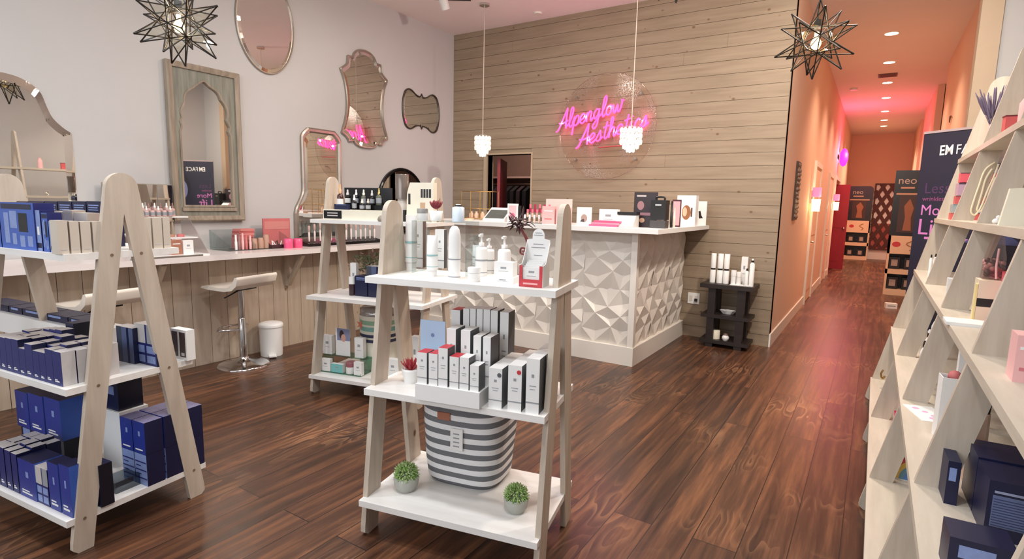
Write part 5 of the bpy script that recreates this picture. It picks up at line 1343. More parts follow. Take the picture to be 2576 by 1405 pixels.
for i in range(6):
    M = Matrix.Translation((-.045 + i * .018, .035, .008)) @ Matrix.Rotation((i % 3 - 1) * .5, 4, 'Y') @ Matrix.Rotation(-.3, 4, 'X')
    o = MB().lathe([(.006, 0), (.006, .03), (.0045, .031), (.0045, .06)], seg=10, M=M).obj('mascara', MATTW if i % 2 else BLACK); o.location = g.location; o.rotation_euler = (0, 0, UV.th)
    tag(o, '%s mascara tube in the black-rimmed tray, %s from the left' % (['black', 'white'][i % 2], nth(i)), 'mascara', 'mascara tubes in the tray')
PKT = paint('hot_pink_jar', (236, 92, 136), .25)
for i, (x0, x1) in enumerate([(723, 742), (747, 766)]):
    s = spec(UV, x0, x1, 600, VZ, v=.16)
    o = MB().lathe([(s['w'] * .48, 0), (s['w'] / 2, .004), (s['w'] / 2, s['h'] * .92), (s['w'] * .44, s['h']), (s['w'] * .42, s['h'] * .8), (.0001, s['h'] * .78)], seg=20).obj('pink_cup', PKT, loc=tuple(UV.w((s['a'] + s['b']) / 2, .16 + s['w'] / 2, VZ))); tag(o, ['left', 'right'][i] + ' one of two little hot pink cups on the vanity', 'cup', 'hot pink cups')
# brush stand
a, b = vu(779, .20), vu(962, .20); P = UV.w((a + b) / 2, .20, VZ); w = b - a
g = thing('brush_stand', 'black based acrylic stand of pale makeup brushes behind the rear display', 'stand', tuple(P), UV.th)
MB().prism([(0, 0), (.16, 0), (.16, .06), (.02, .025)], -w / 2, w / 2, 'x').obj('base', GBLACK, g)
MB().box(-w / 2, w / 2, .12, .124, .055, .22).obj('back_panel', ACRYL, g)
BRW = paint('pale_brush_handle', (228, 212, 206), .4)
b0 = None
for i in range(14):
    x = -w / 2 + .05 + i * (w - .1) / 13
    m = MB(); hh_ = .15 + .03 * ((i * 7) % 3) / 2
    m.lathe([(.007, .0), (.010, hh_ * .5), (.006, hh_ * .62)], seg=10).lathe([(.006, hh_ * .62), (.012, hh_ * .8), (.010, hh_), (.0001, hh_ * 1.02)], seg=10, m=1)
    o = m.obj('makeup_brush', [BRW, paint('brush_hair', (190, 160, 150), .8)]); p = UV.w((a + b) / 2 + x, .27, VZ + .045); o.location = p
    tag(o, 'pale makeup brush in the black based stand, %s from the left' % nth(i), 'makeup brush', 'makeup brushes in the stand')
o = MB().lathe([(.02, 0), (.022, .05), (.014, .055), (.014, .075)], seg=14).obj('clear_jar', clear('pink_glass', (238, 206, 204), .3), loc=tuple(UV.w(vu(775, .30), .30, VZ))); tag(o, 'small blush glass jar between the pink cups and the brush stand', 'jar')
# ------------------------------------------------------------------ on the reception counter
def rs_(x0, x1, yt, Y): return spec(UW, x0, x1, yt, RZ, v=Y)
s = rs_(1161, 1232, 480, 4.92); w, h = s['w'], s['h']
g = thing('wire_rack', 'gold wire two-tier rack on the left part of the reception counter', 'rack', tuple(s['P']))
mb = MB()
for z in (.012, h * .38, h - .004):
    mb.tube([(-w / 2, 0, z), (w / 2, 0, z), (w / 2, .16, z), (-w / 2, .16, z)], .004, 6, closed=True)
for x in (-w / 2, -w / 6, w / 6, w / 2):
    mb.tube([(x, 0, 0), (x, 0, h)], .0035, 6); mb.tube([(x, .16, 0), (x, .16, h)], .0035, 6)
for z in (.012, h * .38):
    for k in range(1, 8): mb.tube([(-w / 2 + w * k / 8, 0, z), (-w / 2 + w * k / 8, .16, z)], .002, 5)
mb.obj('wire_frame', GOLD, g)
for i, x in enumerate((-.10, -.03, .05)):
    o = MB().lathe([(.022, 0), (.026, .03), (.02, .05), (.012, .055), (.012, .07)], seg=14).obj('perfume_bottle', paint('peach_glass', (236, 196, 166), .15), loc=tuple(s['P'] + Vector((x, .06, .018)))); tag(o, 'peach glass bottle in the gold wire rack, %s from the left' % nth(i), 'bottle', 'peach bottles in the rack')
s = rs_(1136, 1160, 540, 4.62)
o = MB().lathe([(.05, 0), (.052, .018), (.045, .02), (.04, .008), (.0001, .006)], seg=24).obj('trinket_dish', paint('peach_dish', (232, 190, 160), .3), loc=tuple(rs_(1170, 1190, 540, 4.70)['P'])); tag(o, 'shallow peach dish in front of the gold wire rack', 'dish')
s = rs_(1214, 1268, 522, 4.62); w, h = s['w'], s['h']
g = thing('payment_tablet', 'white payment tablet with dark screen tilted on the counter', 'tablet', tuple(s['P']))
MB().prism([(0, 0), (.17, 0), (.17, h), (.155, h), (0, .02)], -w / 2, w / 2, 'x').obj('stand', WHITE, g, bevel=.003)
an = math.atan2(h - .02, .155)
M = Matrix.Translation((0, .0, .021)) @ Matrix.Rotation(an, 4, 'X')
MB().box(-w * .43, w * .43, .018, .155, 0, .002, M=M).obj('screen', paint('grey_screen', (92, 96, 92), .15), g)
s = rs_(1276, 1302, 512, 4.62); w, h = s['w'], s['h']
g = thing('card_holder', 'white framed notice with pink print beside the payment tablet', 'notice', tuple(s['P']))
MB().box(-w / 2, w / 2, 0, .012, 0, h).obj('frame', WHITE, g, bevel=.002)
MB().box(-w * .36, w * .36, -.001, 0, h * .1, h * .9).obj('card', paint('pink_grey_card', (226, 190, 194), .6), g)
MB().prism([(w * .22 * math.cos(2 * PI * k / 16), h * .36 + w * .22 * math.sin(2 * PI * k / 16)) for k in range(16)], -.002, -.001, 'y').obj('print', PINK, g)
MB().box(w * .55, w * .72, .0, .02, 0, h * .9).obj('stand_post', BLACK, g)
# gloss display
s = rs_(1310, 1372, 524, 4.60); w = s['w']
g = thing('gloss_stand', 'clear stepped stand of pink lip glosses on the reception counter', 'stand', tuple(s['P']))
MB().box(-w / 2, w / 2, 0, .16, 0, .006).box(-w / 2, w / 2, .05, .16, .05, .056).box(-w / 2, w / 2, .10, .16, .10, .106).obj('steps', ACRYL, g)
for x in (-w / 2, w / 2 - .004): MB().prism([(0, 0), (.16, 0), (.16, .13), (.10, .106), (0, .04)], x, x + .004, 'x').obj('side_panel', ACRYL, g)
GLC = [paint('gloss_nude', (226, 190, 176), .2), paint('gloss_pink', (236, 120, 138), .2), paint('gloss_berry', (170, 50, 84), .2)]
for row in range(3):
    for i in range(5):
        x = -w / 2 + .03 + i * (w - .06) / 4
        z = [.006, .056, .106][row]; hh_ = .075
        o = MB().lathe([(.011, 0), (.011, hh_ * .52)], seg=12, m=0).lathe([(.0105, hh_ * .52), (.0105, hh_)], seg=12, m=1).obj('lip_gloss', [GLC[row] if row != 1 else GLC[0], [MATTW, GLC[1], GLC[2] if i % 2 else GLC[1]][row]])
        o.location = s['P'] + Vector((x, .025 + .05 * row, z)); tag(o, 'lip gloss on the clear stepped stand, %s from the left in the %s row' % (nth(i), ['bottom', 'middle', 'top'][row]), 'lip gloss', 'lip glosses on the stepped stand')
s = rs_(1372, 1437, 500, 4.86); o = MB().box(-s['w'] / 2, s['w'] / 2, 0, .01, 0, s['h']).box(-s['w'] / 2, s['w'] / 2, -.05, 0, 0, .005).obj('header_board', paint('pearl_board', (214, 204, 196), .5), loc=tuple(s['P'])); tag(o, 'pearl white backing board behind the pale pink cartons', 'board')
carton('pale pink printed carton just right of the lip glosses', rs_(1363, 1394, 518, 4.60), .06, 'pinkbox')
carton('plain pale pink carton half hidden by the front display leg', rs_(1398, 1430, 522, 4.60), .06, 'pinkbox')
s = rs_(1450, 1486, 521, 4.62); w, h = s['w'], s['h']
g = thing('picture_card', 'white card with a grey figure sketch just right of the front display leg', 'card', tuple(s['P']))
MB().box(-w / 2, w / 2, 0, .015, 0, h).obj('card', WHITE, g, bevel=.002)
MB().prism([(w * .22 * math.cos(2 * PI * k / 14) + w * .02, h * .40 + h * .22 * math.sin(2 * PI * k / 14)) for k in range(14)], -.001, 0, 'y').obj('sketch_print', paint('taupe_print', (170, 142, 134), .6), g)
MB().prism([(-w * .25, h * .22), (w * .05, h * .2), (w * .02, h * .36), (-w * .12, h * .34)], -.002, -.001, 'y').obj('dark_print', paint('charcoal_print', (70, 60, 62), .6), g)
for i in range(3):
    s = rs_(1489, 1544, 545, 4.58)
    o = MB().box(-.13, .13, 0, .12, 0, .016).obj('folder', [PINK, paint('light_pink_folder', (240, 150, 170), .5), PINK][i]); o.location = s['P'] + Vector((.01 * i, .02 * i, .017 * i)); o.rotation_euler = (0, 0, .1 - .08 * i); tag(o, 'hot pink flat box in the little pile on the counter, %s from the bottom' % nth(i), 'box', 'piled pink flat boxes')
carton('white carton behind the pile of pink flat boxes', rs_(1506, 1552, 526, 4.84), .06, 'plain')
s = rs_(1546, 1592, 540, 4.62); w, h = s['w'], s['h']
g = thing('receipt_printer', 'white wedge shaped receipt printer with a black top on the counter', 'printer', tuple(s['P']))
MB().prism([(0, 0), (.14, 0), (.14, h), (.07, h), (0, .02)], -w / 2, w / 2, 'x').obj('body', paint('warm_white_plastic', (216, 210, 204), .4), g, bevel=.004)
MB().box(-w / 2 - .005, w / 2 + .005, .06, .145, h, h + .025).obj('top_cover', BLACK, g, bevel=.004)
s = rs_(1592, 1650, 483, 4.80); w, h = s['w'], s['h']
g = thing('counter_poster', 'dark framed poster with pink figures standing on the counter', 'poster', tuple(s['P']))
MB().box(-w / 2, w / 2, 0, .012, 0, h).obj('frame', paint('dark_brown_frame', (58, 42, 42), .4), g, bevel=.002)
MB().box(-w * .46, w * .46, -.001, 0, h * .03, h * .97).obj('print', paint('dark_poster', (50, 40, 44), .35), g)
MB().prism([(-w * .2 + w * .15 * math.cos(2 * PI * k / 14), h * .62 + h * .13 * math.sin(2 * PI * k / 14)) for k in range(14)], -.002, -.001, 'y').obj('figure_print', paint('mauve_skin_print', (160, 116, 120), .5), g)
MB().box(-w * .34, w * .3, -.002, -.001, h * .34, h * .42).obj('pink_band_print', paint('mauve_print', (150, 110, 120), .5), g)
MB().prism([(-w * .12 + w * .12 * math.cos(2 * PI * k / 12), h * .2 + h * .07 * math.sin(2 * PI * k / 12)) for k in range(12)], -.002, -.001, 'y').obj('hand_print', paint('peach_print', (206, 164, 136), .5), g)
MB().box(-w * .38, w * .02, -.002, -.001, h * .87, h * .92).obj('title_print', paint('title_grey', (190, 176, 176), .5), g)
s = rs_(1634, 1672, 503, 4.70); w, h = s['w'], s['h']
g = thing('black_case', 'black square makeup case with a carry handle on the counter', 'case', tuple(s['P']))
MB().box(-w / 2, w / 2, 0, .10, h * .30, h).obj('body', BLACK, g, bevel=.008)
MB().box(-w * .5, w * .5, .0, .10, 0, h * .28).obj('base_tray', paint('charcoal_tray', (70, 66, 66), .4), g, bevel=.004)
MB().tube(smooth_path([(-w * .28, .05, h), (-w * .24, .05, h * 1.10), (w * .24, .05, h * 1.10), (w * .28, .05, h)], 5), .008, 8).obj('handle', GBLACK, g)
MB().box(-w * .2, w * .2, -.001, 0, h * .80, h * .86).obj('logo_plate', SILVER, g)
TU = [paint('ivory_tube', (216, 206, 192), .4), BLACK]
for i, (x, t) in enumerate([(1664, 520), (1671, 505), (1678, 515), (1686, 506), (1693, 522)]):
    s = rs_(x - 3.2, x + 3.2, t, 4.97)
    o = MB().lathe([(s['w'] / 2, 0), (s['w'] / 2, s['h'] * .6), (s['w'] * .40, s['h'] * .61), (s['w'] * .40, s['h'])], seg=12).obj('makeup_tube', TU[i % 2], loc=tuple(s['P'] + Vector((0, .02, 0)))); tag(o, '%s makeup tube standing right of the black case, %s from the left' % (['ivory', 'black'][i % 2], nth(i)), 'makeup tube', 'makeup tubes by the black case')
s = rs_(1688, 1710, 502, 5.22); w, h = s['w'], s['h']
g = thing('framed_photo', 'dark thin frame with a pink photo behind the makeup tubes', 'picture', tuple(s['P']))
MB().box(-w / 2, w / 2, 0, .012, 0, h).obj('frame', paint('wine_frame', (84, 40, 48), .4), g)
MB().box(-w * .40, w * .40, -.001, 0, h * .06, h * .94).obj('photo', paint('pink_photo', (216, 170, 176), .5), g)
s = rs_(1700, 1747, 491, 5.62); w, h = s['w'], s['h']
g = thing('portrait_carton', 'white carton with a portrait of a long-haired person near the right end of the counter', 'carton', tuple(s['P']))
MB().box(-w / 2, w / 2, 0, .10, 0, h).obj('carton', MATTW, g)
MB().prism([(w * .02 + w * .24 * math.cos(2 * PI * k / 16), h * .44 + h * .24 * math.sin(2 * PI * k / 16)) for k in range(16)], -.001, 0, 'y').obj('hair_print', paint('auburn_print', (146, 96, 62), .6), g)
MB().prism([(-w * .06 + w * .12 * math.cos(2 * PI * k / 14), h * .46 + h * .15 * math.sin(2 * PI * k / 14)) for k in range(14)], -.002, -.001, 'y').obj('face_print', paint('face_peach_print', (226, 180, 150), .6), g)
MB().box(w * .26, w * .34, -.001, 0, h * .3, h * .6).obj('bottle_print', paint('umber_print', (80, 58, 48), .6), g)
s = rs_(1749, 1775, 506, 6.0); w, h = s['w'], s['h']
g = thing('picture_card', 'white upright card with a small black sketch at the right end of the counter', 'card', tuple(s['P']))
MB().box(-w / 2, w / 2, 0, .015, 0, h).obj('card', MATTW, g, bevel=.002)
MB().prism([(-w * .26, h * .58), (-w * .08, h * .6), (w * .02, h * .42), (w * .2, h * .3), (-w * .2, h * .28)], -.001, 0, 'y').obj('sketch_print', BLACK, g)

# ------------------------------------------------------------------ black side table with goods
TZ = .645
tx0, tx1, ty0, ty1 = -1.43, -.925, 5.74, 6.08
g = thing('side_table', 'black rustic three-tier side table against the wooden wall', 'side table', ((tx0 + tx1) / 2, (ty0 + ty1) / 2, 0))
hw, hd = (tx1 - tx0) / 2, (ty1 - ty0) / 2
MB().box(-hw, hw, -hd, hd, TZ - .042, TZ).obj('top', DARKW, g, bevel=.006)
for z, e in ((.335, .0), (.075, .0)): MB().box(-hw + .02, hw - .02, -hd + .02, hd - .02, z - .035, z).obj('shelf', DARKW, g, bevel=.005)
for sx in (-1, 1):
    for sy in (-1, 1):
        x = sx * (hw - .115); y = sy * (hd - .06)
        MB().box(x - .035, x + .035, y - .03, y + .03, 0, TZ - .042).obj('leg', DARKW, g, bevel=.004)
def tb(x0, x1, yt, yb=None, v=None, z=TZ): return spec(UW, x0, x1, yt, z, v=v if v is not None else 5.85)
for i, (a, b) in enumerate([(1783, 1797), (1800, 1815), (1816, 1831)]):
    vessel('white bottle with black waist on the black table, %s from the left' % nth(i), tb(a, b, 637 + i), 'cyl', 'white bottles with tall caps on the black table')
for i, (a, b, t) in enumerate([(1836, 1849, 680), (1850, 1862, 684)]):
    vessel('little white jar with black print on the black table, %s one' % ['left', 'right'][i], tb(a, b, t, v=5.82), 'jar', 'little white jars', name='cream_jar', cat='jar', cap=MATTW)
o = MB().lathe([(.03, 0), (.032, .05), (.028, .052)], seg=18).obj('reed_pot', paint('mauve_pot', (120, 80, 76), .5), loc=tuple(tb(1838, 1850, 668, v=5.95)['P'])); tag(o, 'small dusky pot behind the little white jars', 'pot')
carton('tall white carton behind the little jars on the black table', tb(1861, 1877, 646, v=5.92), .045, 'plain')
vessel('slim white spray bottle with black collar at the right end of the black table', tb(1881, 1894, 651, v=5.80), 'spray')
vessel('short white bottle with a dark cap left of the slim spray bottle', tb(1871, 1880, 675, v=5.79), 'spray', cap=BLACK)
o = MB().box(-.09, .09, -.04, .04, 0, .006).obj('product_tray', MATTW, loc=tuple(tb(1850, 1870, 700, v=5.80)['P'] + Vector((0, .03, 0)))); tag(o, 'thin white tray under the little jars on the black table', 'tray')
s = tb(1808, 1847, 757, z=.335, v=5.82)
mb = MB(); n = 28
vs = [(0, 0, .004)]
rim = [((.078 + .008 * math.cos(7 * 2 * PI * i / n)) * math.cos(2 * PI * i / n), (.05 + .005 * math.cos(7 * 2 * PI * i / n)) * math.sin(2 * PI * i / n), .045) for i in range(n)]
mid = [(x * .6, y * .6, .008) for x, y, z in rim]; inn = [(x * .92, y * .92, .045) for x, y, z in rim]; im = [(x * .55, y * .55, .014) for x, y, z in rim]
for A, B in ((mid, rim), (rim, inn), (inn, im)): mb.add(A + B, [(i, (i + 1) % n, n + (i + 1) % n, n + i) for i in range(n)], 0, True)
mb.add(mid, [list(range(n))[::-1]]); mb.add(im, [list(range(n))])
o = mb.obj('shell_dish', WHITE, loc=tuple(s['P'] + Vector((0, .06, -.006)))); tag(o, 'white scalloped dish on the middle shelf of the black table', 'dish')
s = tb(1784, 1808, 817, z=.075, v=5.80)
g = thing('candle', 'ivory pillar candle on the lowest shelf of the black table', 'candle', tuple(s['P'] + Vector((0, .05, 0))))
MB().lathe([(.044, 0), (.045, .085), (.04, .09), (.0001, .086)], seg=24).obj('wax', CREAM, g); MB().tube([(0, 0, .086), (.001, 0, .098)], .0015, 6).obj('wick', BLACK, g)
s = tb(1812, 1832, 833, z=.075, v=5.77)
g = thing('votive', 'small round white votive with a dark lid beside the ivory candle', 'candle', tuple(s['P'] + Vector((0, .04, 0))))
MB().lathe([(.02, 0), (.034, .02), (.034, .04), (.02, .055)], seg=20).obj('cup', WHITE, g); MB().lathe([(.021, .055), (.02, .07), (.008, .075)], seg=16).obj('lid', paint('dusk_lid', (110, 84, 80), .4), g)

# ------------------------------------------------------------------ in the store room behind the doorway
g = thing('wall_shelf', 'pale wall shelf seen through the store room doorway', 'shelf', (-5.55, 8.6, 1.86))
MB().box(-.9, 1.1, -.35, -.004, -.03, 0).obj('board', paint('store_shelf_pale', (190, 160, 148), .6), g)
for x in (-.8, .9): MB().prism([(-.30, -.03), (-.02, -.03), (-.02, -.25), (-.06, -.25)], x - .012, x + .012, 'x').obj('bracket', BLACK, g)
g = thing('clothes_rail', 'clothes rail of dark garments in the store room', 'clothes rail', (-5.5, 8.05, 0))
MB().tube([(-.8, 0, 0), (-.8, 0, 1.72), (.8, 0, 1.72), (.8, 0, 0)], .014, 8).obj('rail', CHROME, g)
for i in range(12):
    x = -.66 + i * .12
    m = MB(); m.prism([(-.05, 1.69), (.05, 1.69), (.22, 1.60), (.24, .75), (-.24, .75), (-.22, 1.60)], x - .035, x + .035, 'x')
    o = m.obj('garment', paint('dark_garment_%d' % (i % 3), [(34, 26, 30), (52, 38, 42), (24, 22, 26)][i % 3], .9)); o.location = (-5.5, 8.05, 0)
    tag(o, 'dark garment hanging on the store room rail, %s from the left' % nth(i), 'garment', 'dark garments on the store room rail')

# ------------------------------------------------------------------ banner beside the ladder shelf
BN = Unit(.268, 5.70, math.radians(-40))
BW, BT = .85, 2.03
g = thing('roll_up_banner', 'dark navy roll-up banner with pink and white lettering beyond the ladder shelf', 'banner', (.268, 5.70, 0), BN.th)
BNM = paint('banner_navy', (30, 28, 48), .5, var=.12, scale=2)
MB().box(0, BW, -.002, .002, .07, BT).obj('banner_sheet', BNM, g)
MB().box(-.01, BW + .01, -.06, .06, 0, .08).obj('cassette_base', SILVER, g, bevel=.008)
MB().box(0, BW, -.008, .008, BT - .006, BT + .012).obj('top_rail', paint('rail_grey', (170, 150, 150), .4), g)
MB().tube([(BW / 2, .02, .08), (BW / 2, .02, BT - .01)], .008, 8).obj('support_pole', SILVER, g)
def bn_text(nm, body, x, y0, y1, m, sx=1.0, bold=0.0):
    p = BN.w(.2, 0, 1.5)
    for _ in range(4):
        zz = p[2] + height_at(y1, p); u = BN.u_at(x, -.003, zz); p = BN.w(u, -.003, zz)
    hh_ = height_at(y0, p)
    text_mesh(nm, body, hh_ / .70, m, g, (u, -.0035, zz), (PI / 2, 0, 0), .0005, align='LEFT', sx=sx, bold=bold)
PKL = paint('banner_pink', (206, 122, 186), .5); PKD = paint('banner_plum', (78, 46, 84), .5)
bn_text('title_lettering', 'EM', 2362, 366, 390, MATTW, .80, .002)
bn_text('title_lettering', 'FACE', 2403, 363, 387, MATTW, .88)
bn_text('slogan_lettering', 'Less', 2324, 460, 486, PKD, 1.0)
bn_text('slogan_lettering', 'wrinkles', 2320, 494, 505, paint('banner_rose', (150, 74, 120), .5), 1.0)
bn_text('slogan_lettering', 'More', 2314, 514, 540, PKL, 1.0)
bn_text('slogan_lettering', 'Lift', 2305, 549, 588, PKL, 1.05)
MB().box(.10, .50, -.0035, -.002, 1.185, 1.205).obj('slogan_underline', PKL, g)
def ell(cx, cz, rx, rz, n=22): return [(cx + rx * math.cos(2 * PI * k / n), cz + rz * math.sin(2 * PI * k / n)) for k in range(n)]
FX, FZ = .60, 1.52
MB().prism(ell(FX, FZ + .05, .19, .24), -.0034, -.002, 'y').obj('portrait_hair', paint('print_hair', (22, 20, 34), .5), g)
MB().prism([(FX - .07, FZ - .25), (FX - .05, FZ - .10), (FX + .06, FZ - .10), (FX + .08, FZ - .25), (FX + .20, FZ - .34), (FX - .20, FZ - .34)], -.0040, -.0034, 'y').obj('portrait_neck', paint('print_skin_shadow', (70, 76, 120), .5), g)
MB().prism(ell(FX, FZ, .145, .20), -.0046, -.0034, 'y').obj('portrait_face', paint('print_skin_blue', (112, 120, 160), .5), g)
PDB = paint('print_dark_blue', (40, 44, 80), .5)
for ex in (-.06, .06):
    MB().prism(ell(FX + ex, FZ + .04, .028, .012), -.0052, -.0046, 'y').obj('portrait_eye', PDB, g)
    MB().prism([(FX + ex - .035, FZ + .08), (FX + ex + .035, FZ + .085), (FX + ex + .03, FZ + .094), (FX + ex - .03, FZ + .09)], -.0052, -.0046, 'y').obj('portrait_eyebrow', PDB, g)
MB().prism([(FX - .01, FZ + .03), (FX + .01, FZ + .03), (FX + .027, FZ - .05), (FX - .027, FZ - .05)], -.0050, -.0046, 'y').obj('portrait_nose', paint('print_skin_mid', (92, 98, 142), .5), g)
MB().prism(ell(FX, FZ - .10, .055, .022), -.0052, -.0046, 'y').obj('portrait_lips', paint('print_lips', (186, 110, 140), .5), g)
MB().prism(ell(FX, FZ - .097, .045, .009), -.0056, -.0052, 'y').obj('portrait_smile', MATTW, g)
mb = MB(); mb.box(.08, .14, -.0034, -.002, .86, .89); mb.box(.17, .20, -.0034, -.002, .86, .89); mb.obj('footer_print', PKL, g)

# ------------------------------------------------------------------ corridor displays
NB = paint('stand_black', (22, 18, 20), .3); NP = paint('stand_cream', (226, 196, 166), .6)
def neo_stand(label, x0, x1, y, zt, zm, group=None, rot=0):
    w = x1 - x0
    g = thing('display_stand', label, 'display stand', ((x0 + x1) / 2, y, 0), rot)
    b = MB(); b.box(-w / 2, w / 2, 0, .34, 0, .10); b.box(-w / 2, -w / 2 + .03, 0, .34, .10, zm); b.box(w / 2 - .03, w / 2, 0, .34, .10, zm); b.box(-w / 2, w / 2, .31, .34, .10, zm); b.box(-w / 2, w / 2, 0, .34, zm * .36, zm * .44); b.box(-w / 2, w / 2, 0, .34, zm * .70, zm)
    b.obj('cabinet', NP, g)
    h = MB(); h.prism([(-w / 2, zm), (w / 2, zm), (w / 2, zt - .1)] + [(w / 2 - .1 + .1 * math.cos(PI / 2 * k / 6), zt - .1 + .1 * math.sin(PI / 2 * k / 6)) for k in range(7)] + [(-w / 2, zt)], .05, .09, 'y'); h.obj('header', NB, g)
    text_mesh('header_lettering', 'neo', .17, paint('neo_grey', (190, 170, 160), .4), g, (-w * .12, .048, zt - .22), (PI / 2, 0, 0), .001)
    MB().box(-w * .3, w * .12, .046, .05, zt - .30, zt - .27).box(-w * .42, w * .38, .046, .05, zt - .40, zt - .37).obj('header_print', paint('neo_tan', (190, 150, 126), .5), g)
    zc = (zt + zm) / 2 - .17; hz = (zt - .42 - zm) / 2 - .02
    MB().box(-w * .30, w * .26, .046, .05, zc - hz, zc + hz).obj('body_panel', paint('neo_umber', (62, 40, 34), .4), g)
    MB().prism([(-w * .12, zc - hz * .9), (w * .14, zc - hz * .9), (w * .10, zc - hz * .2), (w * .16, zc + hz * .3), (w * .02, zc + hz * .8), (-w * .14, zc + hz * .4), (-w * .08, zc - hz * .2)], .044, .046, 'y').obj('body_print', paint('neo_skin', (150, 96, 70), .5), g)
    MB().box(-w / 2 + .03, w / 2 - .03, .29, .31, .10, zm * .70).obj('cavity_darkening', NB, g)  # black sheet added so the open shelf cavities look dark
    MB().prism([(-w * .25 + .06 * math.cos(2 * PI * k / 14), zm * .86 + .045 * math.sin(2 * PI * k / 14)) for k in range(14)], -.002, 0, 'y').obj('red_logo', REDP, g)
    MB().tube([(w * .16 + .05 * math.sin(k * .9), -.003, zm * (.77 + .02 * k)) for k in range(9)], .008, 5).obj('scroll_logo', paint('gold_print', (170, 130, 86), .5), g)
    return g
def devices(y, xs, zs, ds, where):
    k = 0
    for z in zs:
        for i, x in enumerate(xs):
            o = MB().box(-.075, .075, 0, .12, 0, .20, 0).box(-.045, .045, -.002, 0, .05, .16, 1).obj('sample_box', [paint('device_black', (34, 28, 28), .3), paint('device_silver', (170, 150, 140), .35)])
            o.location = (x, y, z); k += 1
            tag(o, 'black boxed device on the %s shelf of the %s, %s' % (['lower', 'upper'][zs.index(z)], where, ['left', 'right'][i]), 'boxed device', 'boxed devices in the corridor stands')
neo_stand('cardboard display stand with a black rounded header, nearest the navy banner', .215, .665, 11.37, 2.08, 1.0)
devices(11.42, (.33, .54), (.101, .441), None, 'nearer corridor stand')
neo_stand('cardboard display stand with black poster header at the far end of the corridor', -.72, -.12, 18.95, 2.10, 1.12)
devices(19.0, (-.56, -.30), (.101, .494), None, 'far corridor stand')
g = thing('lattice_screen', 'brown diamond lattice screen against the far corridor wall', 'screen', (.21, YE - .02, 0))
MB().box(-.29, .29, -.01, .01, 1.05, 2.18).obj('white_backing', MATTW, g); MB().box(-.29, .29, -.01, .01, .30, 1.05).obj('rose_backing', paint('rose_backing', (176, 92, 86), .6), g)
LAT = paint('lattice_brown', (84, 44, 36), .5)
mb = MB()
for sgn in (1, -1):
    for k in range(-4, 12):
        z0 = .18 + k * .40
        pts = []
        xa, za, xb, zb = -.29, z0, .29, z0 + .58 * 1.75
        if sgn < 0: xa, xb = .29, -.29
        # clip to the panel
        def at(t): return (xa + (xb - xa) * t, za + (zb - za) * t)
        t0 = max(0.0, (.30 - za) / (zb - za)); t1 = min(1.0, (2.18 - za) / (zb - za))
        if t1 - t0 < .02: continue
        p, q = at(t0), at(t1)
        d = Vector((q[0] - p[0], 0, q[1] - p[1])).normalized(); nrm = Vector((-d.z, 0, d.x)) * .045
        P0, Q0 = Vector((p[0], 0, p[1])), Vector((q[0], 0, q[1]))
        y0, y1 = (-.034, -.022) if sgn > 0 else (-.022, -.010)
        c = [P0 - nrm, P0 + nrm, Q0 + nrm, Q0 - nrm]
        vs = [(v.x, y0, v.z) for v in c] + [(v.x, y1, v.z) for v in c]
        mb.add(vs, [(0, 1, 2, 3), (7, 6, 5, 4), (0, 4, 5, 1), (1, 5, 6, 2), (2, 6, 7, 3), (3, 7, 4, 0)])
mb.obj('lattice', LAT, g)
mb = MB(); mb.box(-.31, -.27, -.04, .012, .28, 2.2); mb.box(.27, .31, -.04, .012, .28, 2.2); mb.box(-.27, .27, -.04, .012, .28, .32); mb.box(-.27, .27, -.04, .012, 2.16, 2.2); mb.obj('frame', LAT, g)
mb = MB(); mb.box(-.07, .07, -.05, .05, 0, .075, 0); mb.box(-.05, .05, -.0506, -.05, .03, .045, 1)
o = mb.obj('floor_box', [MATTW, GREYP], loc=(.30, 9.80, 0), rotz=.2); tag(o, 'small white box lying on the corridor floor beside the banner', 'box')
mb = MB(); mb.tube(smooth_path([(0, -.09, .02), (-.01, -.05, .05), (-.01, 0, .01), (-.01, .05, -.02), (-.01, .09, .03)], 5), .006, 6); mb.tube(smooth_path([(-.01, -.02, .03), (-.015, .02, .05), (-.01, .06, .02)], 5), .005, 6)
o = mb.obj('twig_ornament', paint('twig_brown', (110, 76, 56), .6)); o.location = on(2392, 302, X=XC1 - .008); tag(o, 'little brown twig ornament on the corridor wall above the navy banner', 'ornament')

# ------------------------------------------------------------------ goods on the ladder shelf
LC, LB, LA, LD, LE = LZ
def ls(x0, x1, yt, z, Y): return spec(UW, x0, x1, yt, z, v=Y)
s = ls(2477, 2497, 312, LE, 4.40)
g = thing('lavender_vase', 'slim pink vase of dried lavender on the topmost ladder shelf', 'vase', tuple(s['P']))
r, h = s['w'] / 2, s['h']
MB().lathe([(r * .8, 0), (r, h * .3), (r * .9, h * .8), (r * .75, h), (r * .6, h), (r * .5, h * .7), (.0001, h * .6)], seg=20).obj('vase', paint('blush_pink_glaze', (226, 170, 178), .4), g)
mb = MB(); q = random.Random(3); LV = paint('lavender_grey', (110, 98, 122), .8, var=.3)
for i in range(44):
    a = q.uniform(0, 2 * PI); t = q.uniform(.05, .55); L = q.uniform(.12, .24)
    d = Vector((math.sin(t) * math.cos(a), math.sin(t) * math.sin(a), math.cos(t)))
    p0 = Vector((d.x * .02, d.y * .02, h * .9)); mb.tube([p0, p0 + d * L * .5], .0012, 4)
    mb.tube([p0 + d * L * .4, p0 + d * L * .7, p0 + d * L], [.004, .0055, .002], 6)
mb.obj('lavender', LV, g)
s = ls(2524, 2566, 292, LE, 3.5)
g = thing('book', 'small red boxed book leaning on the topmost ladder shelf', 'book', tuple(s['P']), 0.1)
